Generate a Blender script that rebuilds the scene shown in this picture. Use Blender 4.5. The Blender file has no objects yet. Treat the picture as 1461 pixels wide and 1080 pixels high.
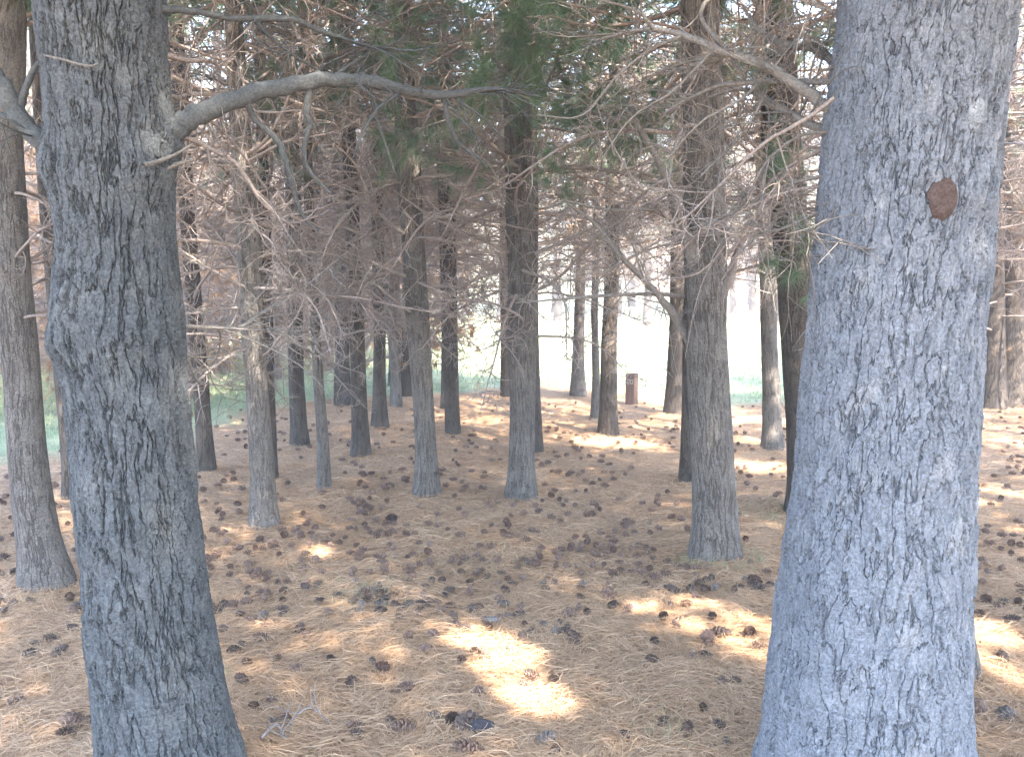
import bpy, math, random
import numpy as np
from mathutils import Vector

# ------------------------------------------------------------------ set-up
scene = bpy.context.scene
COL = scene.collection
F, CX, CY, H = 1216.0, 730.5, 540.0, 1.5
PITCH = math.atan(115.0 / F)
cP, sP = math.cos(PITCH), math.sin(PITCH)
rng = np.random.default_rng(11)
random.seed(11)

SUN_EL = math.radians(47)
SUN_AZ = math.atan2(0.56, -0.83)            # clockwise from +Y
SUN = np.array([math.sin(SUN_AZ) * math.cos(SUN_EL), math.cos(SUN_AZ) * math.cos(SUN_EL), math.sin(SUN_EL)])


def ray(px, py):
    a = (px - CX) / F
    b = (CY - py) / F
    return np.array([a, cP + b * sP, -sP + b * cP])


def at(px, py, Y):
    d = ray(px, py)
    t = Y / d[1]
    return np.array([d[0] * t, Y, H + d[2] * t])


# ------------------------------------------------------------------ noise
def _hash(ix, iy, iz, seed):
    h = (ix * 374761393 + iy * 668265263 + iz * 2147483647 + (seed * 974634777 & 0xffffffff)) & 0xffffffff
    h = ((h ^ (h >> 13)) * 1274126177) & 0xffffffff
    h = ((h ^ (h >> 16)) * 2246822519) & 0xffffffff
    return ((h ^ (h >> 15)) & 0xffffff) / float(0xffffff)


def vnoise(x, y, z=None, seed=0):
    x = np.asarray(x, float); y = np.asarray(y, float)
    z = np.zeros_like(x) if z is None else np.asarray(z, float)
    fx, fy, fz = np.floor(x), np.floor(y), np.floor(z)
    ix, iy, iz = fx.astype(np.int64), fy.astype(np.int64), fz.astype(np.int64)
    u, v, w = x - fx, y - fy, z - fz
    u = u * u * (3 - 2 * u); v = v * v * (3 - 2 * v); w = w * w * (3 - 2 * w)
    r = 0
    for dx in (0, 1):
        for dy in (0, 1):
            for dz in (0, 1):
                k = (u if dx else 1 - u) * (v if dy else 1 - v) * (w if dz else 1 - w)
                r = r + k * _hash(ix + dx, iy + dy, iz + dz, seed)
    return r * 2 - 1


def sstep(a, b, x):
    t = np.clip((x - a) / (b - a), 0, 1)
    return t * t * (3 - 2 * t)


# ------------------------------------------------------------------ terrain
def flat(px, py):
    d = ray(px, py)
    t = -H / d[2]
    return d[0] * t, d[1] * t


MOUNDS = [flat(*q) + (r_,) for q, r_ in [((245, 1093), .42), ((1236, 1104), .5), ((1021, 788), .34), ((980, 686), .25), ((1146, 728), .3), ((1103, 638), .3), ((962, 588), .3), ((868, 618), .3),
          ((849, 595), .2), ((825, 562), .3), ((743, 708), .3), ((764, 642), .25), ((723, 564), .25), ((608, 703), .3), ((646, 617), .3), ((636, 582), .25), ((515, 647), .3), ((542, 607), .3),
          ((566, 579), .3), ((462, 695), .25), ((427, 635), .3), ((377, 748), .3), ((386, 682), .25), ((295, 670), .3), ((66, 828), .36), ((110, 708), .3), ((489, 577), .3), ((1440, 577), .35), ((1361, 952), .3)]]


def gz(x, y):
    x = np.asarray(x, float); y = np.asarray(y, float)
    near = 1 - sstep(14, 40, np.hypot(x, y))
    z = (0.022 * vnoise(x * 1.6, y * 1.6, seed=1) + 0.014 * vnoise(x * 4.3, y * 4.3, seed=2)
         + 0.006 * vnoise(x * 10, y * 10, seed=3)) * (0.25 + 0.75 * near)
    z = z + 0.05 * vnoise(x * 0.35, y * 0.35, seed=4)
    for mx, my, mr in MOUNDS:                                # needles heap up round each trunk
        z = z + 0.04 * np.exp(-((x - mx) ** 2 + (y - my) ** 2) / mr ** 2)
    k = np.clip(y - 14, 0, None)
    z = z + 0.012 * k + 0.0007 * np.clip(y - 20, 0, 120) ** 2 * sstep(20, 30, y)
    z = z + 0.02 * np.clip(np.abs(x) - 12, 0, 40) * sstep(10, 20, y)
    return z


def ground_at(px, py):
    d = ray(px, py)
    t = -H / d[2]
    for _ in range(12):
        g = float(gz(d[0] * t, d[1] * t))
        t = t + 0.7 * ((g - H) / d[2] - t)
    return np.array([d[0] * t, d[1] * t, float(gz(d[0] * t, d[1] * t))])


def grass_edge(x):
    return np.interp(x, [-14, -7, -5.2, -4.2, -3.2, -2.2, -1.2, 0, 1.5, 2.6, 4, 6, 9, 14],
                     [4.0, 5.2, 6.6, 8.4, 10.2, 12.2, 13.0, 13.6, 13.2, 12.6, 12.0, 12.6, 15, 17])


def grass_mask(x, y):
    e = grass_edge(x) + 0.9 * vnoise(x * 0.8, y * 0.8, seed=7) + 0.5 * vnoise(x * 2.5, y * 2.5, seed=8)
    m = sstep(-0.7, 1.0, y - e)
    # the far wood on the right stands on bare needles again
    m = m * (1 - sstep(0, 3, y - 27 - 1.5 * vnoise(x * .4, y * .4, seed=9)) * sstep(9, 12, x))
    return m


# ------------------------------------------------------------------ mesh helpers
class Geo:
    """collects vertices and faces; becomes one mesh"""
    def __init__(self):
        self.v, self.f, self.m, self.n, self.uv = [], [], [], 0, []

    def add(self, v, f, mat=0):
        v = np.asarray(v, float); f = np.asarray(f, np.int64)
        self.v.append(v)
        if f.shape[1] == 3:
            f = np.concatenate([f, -np.ones((len(f), 1), np.int64) - self.n], 1)
        self.f.append(f + self.n)
        self.m.append(np.full(len(f), mat, np.int32))
        self.n += len(v)

    def tube(self, pts, rad, sides=4, mat=0, cap=True):
        pts = np.asarray(pts, float); rad = np.asarray(rad, float)
        n = len(pts)
        t = np.gradient(pts, axis=0)
        t /= np.linalg.norm(t, axis=1)[:, None] + 1e-9
        ref = np.array([0.0, 0.0, 1.0]) if abs(t[:, 2]).mean() < 0.8 else np.array([1.0, 0.0, 0.0])
        a = np.cross(t, ref); a /= np.linalg.norm(a, axis=1)[:, None] + 1e-9
        b = np.cross(t, a)
        ang = np.linspace(0, 2 * math.pi, sides, endpoint=False)
        ring = pts[:, None] + rad[:, None, None] * (np.cos(ang)[None, :, None] * a[:, None] + np.sin(ang)[None, :, None] * b[:, None])
        v = ring.reshape(-1, 3)
        i = np.arange(n - 1)[:, None] * sides
        j = np.arange(sides)[None, :]
        k = (j + 1) % sides
        f = np.stack([i + j, i + k, i + sides + k, i + sides + j], -1).reshape(-1, 4)
        self.add(v, f, mat)

    def mesh(self, name, mats, smooth=True):
        me = bpy.data.meshes.new(name)
        v = np.concatenate(self.v); f = np.concatenate(self.f); m = np.concatenate(self.m)
        tri = f[:, 3] < 0
        cnt = np.where(tri, 3, 4)
        start = np.concatenate([[0], np.cumsum(cnt)[:-1]])
        keep = np.ones(f.shape, bool); keep[tri, 3] = False
        loops = f[keep]
        me.vertices.add(len(v)); me.vertices.foreach_set('co', v.astype(np.float32).ravel())
        me.loops.add(len(loops)); me.loops.foreach_set('vertex_index', loops.astype(np.int32))
        me.polygons.add(len(f)); me.polygons.foreach_set('loop_start', start.astype(np.int32))
        me.polygons.foreach_set('material_index', m)
        me.polygons.foreach_set('use_smooth', np.full(len(f), smooth, bool))
        for mt in mats:
            me.materials.append(mt)
        me.update(calc_edges=True)
        me.validate()
        return me


def link(name, me, parent=None, loc=None):
    o = bpy.data.objects.new(name, me)
    COL.objects.link(o)
    if parent is not None:
        o.parent = parent
    if loc is not None:
        o.location = [float(q) for q in loc]
    return o


def tag(o, label, cat, group=None):
    o['label'] = label; o['category'] = cat
    if group:
        o['group'] = group
    return o


def empty(name, loc, rz=0.0):
    o = bpy.data.objects.new(name, None)
    o.empty_display_size = 0.2
    COL.objects.link(o)
    o.location = [float(q) for q in loc]
    o.rotation_euler.z = rz
    return o


def spline(pts, n):
    """Catmull-Rom through pts, n samples"""
    p = np.asarray(pts, float)
    p = np.vstack([2 * p[0] - p[1], p, 2 * p[-1] - p[-2]])
    m = len(p) - 3
    s = np.linspace(0, m - 1e-6, n)
    i = s.astype(int); u = (s - i)[:, None]
    a, b, c, d = p[i], p[i + 1], p[i + 2], p[i + 3]
    return 0.5 * ((2 * b) + (c - a) * u + (2 * a - 5 * b + 4 * c - d) * u ** 2 + (-a + 3 * b - 3 * c + d) * u ** 3)


# ------------------------------------------------------------------ materials
class NT:
    def __init__(self, name):
        self.mat = bpy.data.materials.new(name)
        self.mat.use_nodes = True
        self.t = self.mat.node_tree
        self.t.nodes.clear()
        self.out = self.t.nodes.new('ShaderNodeOutputMaterial')

    def n(self, kind, **kw):
        nd = self.t.nodes.new('ShaderNode' + kind)
        for k, v in kw.items():
            if k.startswith('i_'):
                nd.inputs[k[2:].replace('_', ' ')].default_value = v
            else:
                setattr(nd, k, v)
        return nd

    def l(self, a, b):
        self.t.links.new(a, b)

    def math(self, op, a, b=None, c=None, clamp=False):
        nd = self.t.nodes.new('ShaderNodeMath'); nd.operation = op; nd.use_clamp = clamp
        for k, q in enumerate((a, b, c)):
            if q is None:
                continue
            if isinstance(q, (int, float)):
                nd.inputs[k].default_value = q
            else:
                self.l(q, nd.inputs[k])
        return nd.outputs[0]

    def mix(self, f, a, b, blend='MIX'):
        nd = self.t.nodes.new('ShaderNodeMix'); nd.data_type = 'RGBA'; nd.blend_type = blend
        for q, s in ((f, nd.inputs[0]), (a, nd.inputs[6]), (b, nd.inputs[7])):
            if isinstance(q, (int, float)):
                s.default_value = q
            elif isinstance(q, tuple):
                s.default_value = (*q, 1.0) if len(q) == 3 else q
            else:
                self.l(q, s)
        return nd.outputs[2]

    def ramp(self, f, stops):
        nd = self.t.nodes.new('ShaderNodeValToRGB')
        e = nd.color_ramp.elements
        while len(e) < len(stops):
            e.new(0.5)
        for k, (p, c) in enumerate(stops):
            e[k].position = p
            e[k].color = (*c, 1.0) if isinstance(c, tuple) else (c, c, c, 1.0)
        self.l(f, nd.inputs[0])
        return nd.outputs[0]

    def noise(self, vec, scale, detail=4.0, rough=0.55, dims='3D'):
        nd = self.n('TexNoise', noise_dimensions=dims)
        nd.inputs['Scale'].default_value = scale
        nd.inputs['Detail'].default_value = detail
        nd.inputs['Roughness'].default_value = rough
        if vec is not None:
            self.l(vec, nd.inputs['Vector'])
        return nd

    def bsdf(self, color, rough=0.85, spec=0.25, normal=None):
        b = self.n('BsdfPrincipled')
        if isinstance(color, tuple):
            b.inputs['Base Color'].default_value = (*color, 1.0)
        else:
            self.l(color, b.inputs['Base Color'])
        if isinstance(rough, (int, float)):
            b.inputs['Roughness'].default_value = rough
        else:
            self.l(rough, b.inputs['Roughness'])
        b.inputs['Specular IOR Level'].default_value = spec
        if normal is not None:
            self.l(normal, b.inputs['Normal'])
        return b


def bark_material(name, tone_a, tone_b, crack_col, sx, sy, depth, crack_w, real=False, lichen=None, crack_mix=0.85, plate=0.16):
    m = NT(name)
    uv = m.n('UVMap', uv_map='UVMap').outputs[0]
    geo = m.n('NewGeometry')
    dn = m.noise(uv, 9.0, 3.0, 0.6)
    off = m.n('VectorMath', operation='SUBTRACT'); m.l(dn.outputs['Color'], off.inputs[0]); off.inputs[1].default_value = (0.5, 0.5, 0.5)
    sc = m.n('VectorMath', operation='MULTIPLY'); m.l(off.outputs[0], sc.inputs[0]); sc.inputs[1].default_value = (0.022, 0.05, 0.0)
    wuv = m.n('VectorMath', operation='ADD'); m.l(uv, wuv.inputs[0]); m.l(sc.outputs[0], wuv.inputs[1])
    dn2 = m.noise(uv, 45.0, 2.0, 0.6)
    off2 = m.n('VectorMath', operation='SUBTRACT'); m.l(dn2.outputs['Color'], off2.inputs[0]); off2.inputs[1].default_value = (0.5, 0.5, 0.5)
    sc2 = m.n('VectorMath', operation='MULTIPLY'); m.l(off2.outputs[0], sc2.inputs[0]); sc2.inputs[1].default_value = (0.009, 0.010, 0.0)
    wuv2 = m.n('VectorMath', operation='ADD'); m.l(wuv.outputs[0], wuv2.inputs[0]); m.l(sc2.outputs[0], wuv2.inputs[1])

    dn3 = m.noise(uv, 22.0, 4.0, 0.7)
    off3 = m.n('VectorMath', operation='SUBTRACT'); m.l(dn3.outputs['Color'], off3.inputs[0]); off3.inputs[1].default_value = (0.5, 0.5, 0.5)
    sc3 = m.n('VectorMath', operation='MULTIPLY'); m.l(off3.outputs[0], sc3.inputs[0]); sc3.inputs[1].default_value = (0.035, 0.05, 0.0)
    wuv3 = m.n('VectorMath', operation='ADD'); m.l(wuv2.outputs[0], wuv3.inputs[0]); m.l(sc3.outputs[0], wuv3.inputs[1])

    def scaled(v, a, b):
        mp = m.n('VectorMath', operation='MULTIPLY'); m.l(v, mp.inputs[0]); mp.inputs[1].default_value = (a, b, 1.0)
        return mp.outputs[0]

    def ridge(a, b, w, det=3.5, seed=0.0):
        """long winding fissures: the zero line of a stretched noise"""
        ad = m.n('VectorMath', operation='ADD'); m.l(scaled(wuv2.outputs[0], a, b), ad.inputs[0]); ad.inputs[1].default_value = (seed, seed * 1.7, 0)
        n = m.noise(ad.outputs[0], 1.0, det, 0.55).outputs[0]
        d = m.math('ABSOLUTE', m.math('SUBTRACT', n, 0.5))
        return m.math('SUBTRACT', 1.0, m.math('DIVIDE', d, w, clamp=True), clamp=True)
    wn = m.noise(scaled(uv, 11.0, 5.0), 1.0, 3.0, 0.6).outputs[0]
    width = m.math('MULTIPLY', m.ramp(wn, [(0.30, 0.12), (0.62, 1.0)]), crack_w)
    c1 = m.math('POWER', ridge(sx, sy, width), 0.8)
    width2 = m.math('MULTIPLY', m.ramp(m.noise(scaled(uv, 23.0, 12.0), 1.0, 2.0, 0.5).outputs[0], [(0.40, 0.02), (0.64, 1.0)]), crack_w * 0.9)
    c2 = ridge(sx * 2.2, sy * 2.6, width2, 3.0, 13.0)
    flake = m.n('TexVoronoi', voronoi_dimensions='2D', feature='F1'); flake.inputs['Scale'].default_value = 1.0
    m.l(scaled(wuv3.outputs[0], sx * 1.5, sy * 3.4), flake.inputs['Vector'])
    grain = m.noise(wuv2.outputs[0], 150.0, 5.0, 0.72).outputs[0]
    mid = m.noise(scaled(wuv.outputs[0], 34.0, 22.0), 1.0, 5.0, 0.7).outputs[0]
    cv = m.n('SeparateColor'); m.l(flake.outputs['Color'], cv.inputs[0])
    h = m.math('MULTIPLY', m.math('SUBTRACT', 1.0, c1), 0.60)
    h = m.math('ADD', h, m.math('MULTIPLY', m.math('SUBTRACT', 1.0, c2), 0.22))
    h = m.math('ADD', h, m.math('MULTIPLY', mid, 0.50))
    h = m.math('ADD', h, m.math('MULTIPLY', cv.outputs[1], plate))
    h = m.math('ADD', h, m.math('MULTIPLY', grain, 0.22))
    big_n = m.noise(geo.outputs['Position'], 3.5, 4.0, 0.6).outputs[0]
    col = m.mix(m.ramp(big_n, [(0.38, 0.0), (0.62, 1.0)]), tone_a, tone_b)
    col = m.mix(m.math('MULTIPLY', cv.outputs[0], 0.45), col, tuple(0.62 * q for q in tone_a))
    col = m.mix(m.ramp(grain, [(0.38, 0.55), (0.6, 0.0)]), col, crack_col)
    peb = m.noise(wuv2.outputs[0], 95.0, 6.0, 0.8).outputs[0]
    col = m.mix(1.0, col, m.ramp(peb, [(0.34, 0.55), (0.5, 1.0), (0.66, 1.6)]), 'MULTIPLY')
    h = m.math('ADD', h, m.math('MULTIPLY', peb, 0.30))
    if lichen:
        ln = m.noise(scaled(wuv2.outputs[0], 34, 16), 1.0, 5.0, 0.7).outputs[0]
        col = m.mix(m.ramp(ln, [(0.52, 0.0), (0.70, 0.6)]), col, lichen)
    col = m.mix(m.math('MULTIPLY', c2, crack_mix * 0.6), col, crack_col)
    col = m.mix(m.math('MULTIPLY', c1, crack_mix), col, crack_col)
    if real:
        b = m.bsdf(col, 0.9, 0.15)
        d = m.n('Displacement'); d.inputs['Midlevel'].default_value = 1.05; d.inputs['Scale'].default_value = depth
        m.l(h, d.inputs['Height']); m.l(d.outputs[0], m.out.inputs['Displacement'])
        m.mat.displacement_method = 'BOTH'
    else:
        bp = m.n('Bump'); bp.inputs['Strength'].default_value = 0.9; bp.inputs['Distance'].default_value = depth
        m.l(h, bp.inputs['Height'])
        b = m.bsdf(col, 0.9, 0.15, bp.outputs[0])
    m.l(b.outputs[0], m.out.inputs['Surface'])
    return m.mat


def wood_material(name, a, b, scale=9.0, rough=0.85):
    m = NT(name)
    oi = m.n('ObjectInfo')
    geo = m.n('NewGeometry')
    nz = m.noise(geo.outputs['Position'], scale, 4.0, 0.6).outputs[0]
    f = m.math('ADD', m.math('MULTIPLY', m.ramp(nz, [(0.3, 0.0), (0.7, 1.0)]), 0.7), m.math('MULTIPLY', oi.outputs['Random'], 0.3))
    col = m.mix(f, a, b)
    fn = m.noise(geo.outputs['Position'], 140.0, 5.0, 0.7).outputs[0]
    col = m.mix(m.ramp(fn, [(0.40, 0.6), (0.58, 0.0)]), col, tuple(0.45 * q for q in a))
    bp = m.n('Bump'); bp.inputs['Strength'].default_value = 0.8; bp.inputs['Distance'].default_value = 0.0055
    m.l(fn, bp.inputs['Height'])
    bs = m.bsdf(col, rough, 0.2, bp.outputs[0])
    m.l(bs.outputs[0], m.out.inputs['Surface'])
    return m.mat


def leaf_material(name, a, b, transl=0.3):
    m = NT(name)
    geo = m.n('NewGeometry')
    f = geo.outputs['Random Per Island']
    nz = m.noise(geo.outputs['Position'], 1.3, 3.0, 0.6).outputs[0]
    k = m.math('ADD', m.math('MULTIPLY', f, 0.5), m.math('MULTIPLY', m.ramp(nz, [(0.3, 0.0), (0.7, 1.0)]), 0.5))
    col = m.mix(k, a, b)
    bs = m.bsdf(col, 0.55, 0.3)
    tr = m.n('BsdfTranslucent'); m.l(col, tr.inputs['Color'])
    mx = m.n('MixShader'); mx.inputs[0].default_value = transl
    m.l(bs.outputs[0], mx.inputs[1]); m.l(tr.outputs[0], mx.inputs[2])
    m.l(mx.outputs[0], m.out.inputs['Surface'])
    return m.mat


M = {}
M['bark_left'] = bark_material('bark_grey_furrowed', (0.122, 0.129, 0.136), (0.100, 0.108, 0.115), (0.04, 0.04, 0.04), 27, 4.4, 0.018, 0.034, True, (0.165, 0.172, 0.175), 0.55, 0.45)
M['bark_right'] = bark_material('bark_pale_scaly', (0.215, 0.229, 0.260), (0.180, 0.195, 0.225), (0.105, 0.106, 0.112), 25, 5.6, 0.0145, 0.022, True, (0.30, 0.31, 0.33), 0.26, 0.70)
M['bark_mid'] = bark_material('bark_grey_brown', (0.185, 0.165, 0.15), (0.15, 0.135, 0.122), (0.06, 0.05, 0.043), 38, 4.0, 0.012, 0.045, False, (0.21, 0.195, 0.18))
M['bark_dark'] = bark_material('bark_dark_brown', (0.12, 0.10, 0.085), (0.09, 0.075, 0.065), (0.035, 0.028, 0.024), 30, 4.0, 0.014, 0.05, False)
M['limb'] = wood_material('limb_grey', (0.075, 0.078, 0.078), (0.12, 0.122, 0.12), 60)
M['limb_pale'] = wood_material('limb_pale_tan', (0.17, 0.15, 0.132), (0.25, 0.225, 0.205), 50)
M['twig'] = wood_material('twig_grey_pink', (0.23, 0.185, 0.165), (0.40, 0.34, 0.305), 5)
M['scar'] = wood_material('branch_scar_brown', (0.065, 0.042, 0.036), (0.12, 0.082, 0.070), 45)
M['needle'] = leaf_material('pine_needles_green', (0.095, 0.16, 0.095), (0.20, 0.27, 0.16), 0.5)
M['needle_far'] = leaf_material('pine_needles_yellowish', (0.10, 0.13, 0.05), (0.20, 0.22, 0.09), 0.4)
M['needle_brown'] = leaf_material('pine_needles_dead', (0.22, 0.12, 0.06), (0.32, 0.20, 0.11), 0.2)
M['grass'] = leaf_material('grass_green', (0.19, 0.27, 0.14), (0.34, 0.42, 0.24), 0.3)
M['straw'] = leaf_material('needle_straw', (0.38, 0.225, 0.12), (0.68, 0.48, 0.31), 0.1)


def cone_material(name, a, b):
    m = NT(name)
    geo = m.n('NewGeometry')
    nz = m.noise(geo.outputs['Position'], 60, 3.0, 0.6).outputs[0]
    k = m.math('ADD', m.math('MULTIPLY', geo.outputs['Random Per Island'], 0.6), m.math('MULTIPLY', nz, 0.4))
    col = m.mix(k, a, b)
    m.l(m.bsdf(col, 0.7, 0.2).outputs[0], m.out.inputs['Surface'])
    return m.mat


M['cone_brown'] = cone_material('cone_brown', (0.085, 0.053, 0.040), (0.23, 0.15, 0.115))
M['cone_dark'] = cone_material('cone_dark', (0.05, 0.037, 0.031), (0.15, 0.105, 0.085))
M['cone_grey'] = cone_material('cone_grey', (0.095, 0.075, 0.062), (0.21, 0.17, 0.145))

# ground
m = NT('needle_floor')
tc = m.n('NewGeometry').outputs['Position']
att = m.n('Attribute', attribute_name='grass')
n1 = m.noise(tc, 1.1, 5.0, 0.65).outputs[0]
n2 = m.noise(tc, 38.0, 5.0, 0.75).outputs[0]
st = m.n('VectorMath', operation='MULTIPLY'); m.l(tc, st.inputs[0]); st.inputs[1].default_value = (26, 90, 26)
n3 = m.noise(st.outputs[0], 1.0, 4.0, 0.7).outputs[0]
lit = m.mix(m.ramp(n1, [(0.35, 0.0), (0.65, 1.0)]), (0.46, 0.275, 0.15), (0.50, 0.335, 0.205))
lit = m.mix(m.ramp(n2, [(0.38, 0.9), (0.62, 0.0)]), lit, (0.16, 0.098, 0.058))
lit = m.mix(m.ramp(n3, [(0.5, 0.0), (0.68, 0.55)]), lit, (0.55, 0.40, 0.26))
g1 = m.noise(tc, 2.2, 5.0, 0.7).outputs[0]
gr = m.mix(m.ramp(g1, [(0.35, 0.0), (0.65, 1.0)]), (0.25, 0.29, 0.17), (0.42, 0.42, 0.27))
gr = m.mix(m.ramp(n2, [(0.36, 0.5), (0.55, 0.0)]), gr, (0.19, 0.19, 0.11))
brk = m.math('SUBTRACT', m.math('MULTIPLY', att.outputs['Fac'], 1.5), m.math('MULTIPLY', n2, 0.5), clamp=True)
col = m.mix(brk, lit, gr)
bp = m.n('Bump'); bp.inputs['Strength'].default_value = 0.9; bp.inputs['Distance'].default_value = 0.02
m.l(m.math('ADD', n2, n3), bp.inputs['Height'])
m.l(m.bsdf(col, 0.95, 0.1, bp.outputs[0]).outputs[0], m.out.inputs['Surface'])
M['ground'] = m.mat

# ------------------------------------------------------------------ ground sheet
def axis(lo, hi, step, far_lo, far_hi, grow=1.09):
    mid = list(np.arange(lo, hi + 1e-6, step))
    s, x, up = step, hi, []
    while x < far_hi:
        s *= grow; x += s; up.append(x)
    s, x, dn = step, lo, []
    while x > far_lo:
        s *= grow; x -= s; dn.append(x)
    return np.array(dn[::-1] + mid + up)


xs = axis(-5.5, 5.5, 0.045, -130, 130)
ys = axis(1.2, 10.0, 0.045, -60, 170)
gx, gy = np.meshgrid(xs, ys)
gzv = gz(gx, gy)
nx, ny = len(xs), len(ys)
g = Geo()
ii = (np.arange(ny - 1)[:, None] * nx + np.arange(nx - 1)[None, :])
g.add(np.stack([gx, gy, gzv], -1).reshape(-1, 3), np.stack([ii, ii + 1, ii + nx + 1, ii + nx], -1).reshape(-1, 4))
me = g.mesh('forest_floor', [M['ground']])
a = me.attributes.new('grass', 'FLOAT', 'POINT')
a.data.foreach_set('value', grass_mask(gx, gy).ravel().astype(np.float32))
o = link('ground', me)
o['kind'] = 'structure'

# ------------------------------------------------------------------ sunlit gaps: (px, py, radius in metres) on the floor
GAPS = []
for px, py, r in [(690, 912, .09), (715, 918, .10), (745, 925, .10), (725, 955, .08), (745, 980, .10), (772, 1000, .08),
                  
                  (795, 836, .09), (830, 846, .08), (900, 862, .08), (940, 868, .10), (960, 870, .12), (985, 872, .16), (1005, 876, .18), (1030, 884, .19), (1055, 894, .19), (1075, 902, .18), (1095, 910, .18), (1118, 920, .16),
                  (455, 786, .05), (1440, 698, .18), (1390, 715, .09), (1385, 900, .12), (1440, 962, .05),
                  (870, 632, .30), (905, 632, .25), (930, 606, .42), (975, 600, .40), (1010, 596, .5), (1075, 665, .26), (1060, 630, .22), (1100, 600, .35),
                  (800, 578, .6), (760, 580, .6), (830, 590, .4), (700, 600, .3), (660, 585, .4), (680, 570, .6), (335, 606, .35), (700, 625, .2), (620, 590, .3), (790, 605, .3),
                  (1110, 560, .4), (870, 560, .25)]:
    p = ground_at(px, py) if py < 1079 else None
    v = np.array([1.14, 2.6]) - p[:2]                        # keep the beams clear of the thick near trunk
    hs = SUN[:2] / np.linalg.norm(SUN[:2])
    dist = abs(v[0] * hs[1] - v[1] * hs[0]) if v @ hs > 0 else 9
    r = min(r * 0.9, dist - .34)
    if r > .03:
        GAPS.append((p, r))
GAPS += [(np.array([1.97, 3.33, .12]), .09), (np.array([1.95, 3.33, .35]), .08), (np.array([1.93, 3.34, .6]), .06)]
GP = np.array([q[0] for q in GAPS]); GR = np.array([q[1] for q in GAPS])


def in_gap(c, extra=0.0):
    """true where a world point stands in one of the beams of sun that reach the floor"""
    c = np.asarray(c, float).reshape(-1, 3)
    hit = np.zeros(len(c), bool)
    for p, r in zip(GP, GR):
        w = c - p
        t = w @ SUN
        d = np.linalg.norm(w - t[:, None] * SUN, axis=1)
        hit |= (d < r + extra) & (t > 0.5)
    return hit


# ------------------------------------------------------------------ branches and crowns
def wander(r, start, d, length, n, bend=0.25, sag=0.0):
    pts = [np.array(start, float)]
    d = np.array(d, float); d /= np.linalg.norm(d)
    turn = r.normal(0, bend, 3)
    for i in range(n):
        turn = turn * 0.75 + r.normal(0, bend, 3) * 0.6
        d = d + turn * 0.35 + np.array([0, 0, sag])
        d /= np.linalg.norm(d)
        pts.append(pts[-1] + d * length / n)
    return np.array(pts)


def dead_branch(seed, L, dense=1.0, thick=1.0, bend=0.3):
    r = np.random.default_rng(seed)
    g = Geo()
    main = wander(r, (0, 0, 0), (1, 0, r.uniform(-.05, .3)), L, 14, bend * 0.7, r.uniform(-.035, .02))
    tt = np.linspace(0, 1, len(main))
    g.tube(main, thick * (0.0088 * (1 - tt) ** 0.8 + 0.0022) * (0.75 + 0.25 * L), 5)
    ns = int(17 * L * dense)
    for k in range(ns):
        s = r.uniform(0.12, 0.98)
        i = s * (len(main) - 1); i0 = min(int(i), len(main) - 2); p = main[i0] + (main[i0 + 1] - main[i0]) * (i - i0)
        t = main[i0 + 1] - main[i0]; t /= np.linalg.norm(t)
        side = r.normal(0, 1, 3); side[2] *= 0.65; side -= t * (side @ t); side /= np.linalg.norm(side) + 1e-6
        d = t * r.uniform(0.1, 0.9) + side
        ln = L * r.uniform(0.16, 0.42) * (1.1 - 0.6 * s)
        tw = wander(r, p, d, ln, 7, bend * 1.5, r.uniform(-.07, .05))
        u = np.linspace(0, 1, len(tw))
        g.tube(tw, thick * (0.0036 * (1 - u) + 0.0014), 3)
        for q in range(int(r.integers(2, 6))):
            j = int(r.integers(1, len(tw) - 1))
            d2 = (tw[j + 1] - tw[j]); d2 /= np.linalg.norm(d2)
            d2 = d2 * 0.8 + r.normal(0, 0.6, 3)
            st = wander(r, tw[j], d2, ln * r.uniform(0.25, 0.6), 4, bend * 2.2, r.uniform(-.08, .05))
            g.tube(st, thick * np.linspace(0.0027, 0.0012, len(st)), 3)
    return g


def needles(g, cen, dirs, per, length, width, spread, r, mat):
    K = len(cen)
    if K == 0:
        return
    N = K * per
    c = np.repeat(cen, per, 0); d = np.repeat(dirs, per, 0)
    v = d + r.normal(0, spread, (N, 3)); v /= np.linalg.norm(v, axis=1)[:, None] + 1e-6
    c = c - d * r.uniform(0, 0.12, (N, 1)) * length * 2
    ln = length * r.uniform(0.65, 1.15, (N, 1))
    w = np.cross(v, r.normal(0, 1, (N, 3))); w /= np.linalg.norm(w, axis=1)[:, None] + 1e-6
    a = c + w * width * 0.5; b = c - w * width * 0.5
    tip = c + v * ln; tip[:, 2] -= ln[:, 0] * 0.15
    V = np.stack([a, b, tip], 1).reshape(-1, 3)
    g.add(V, np.arange(N * 3).reshape(-1, 3), mat)


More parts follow.
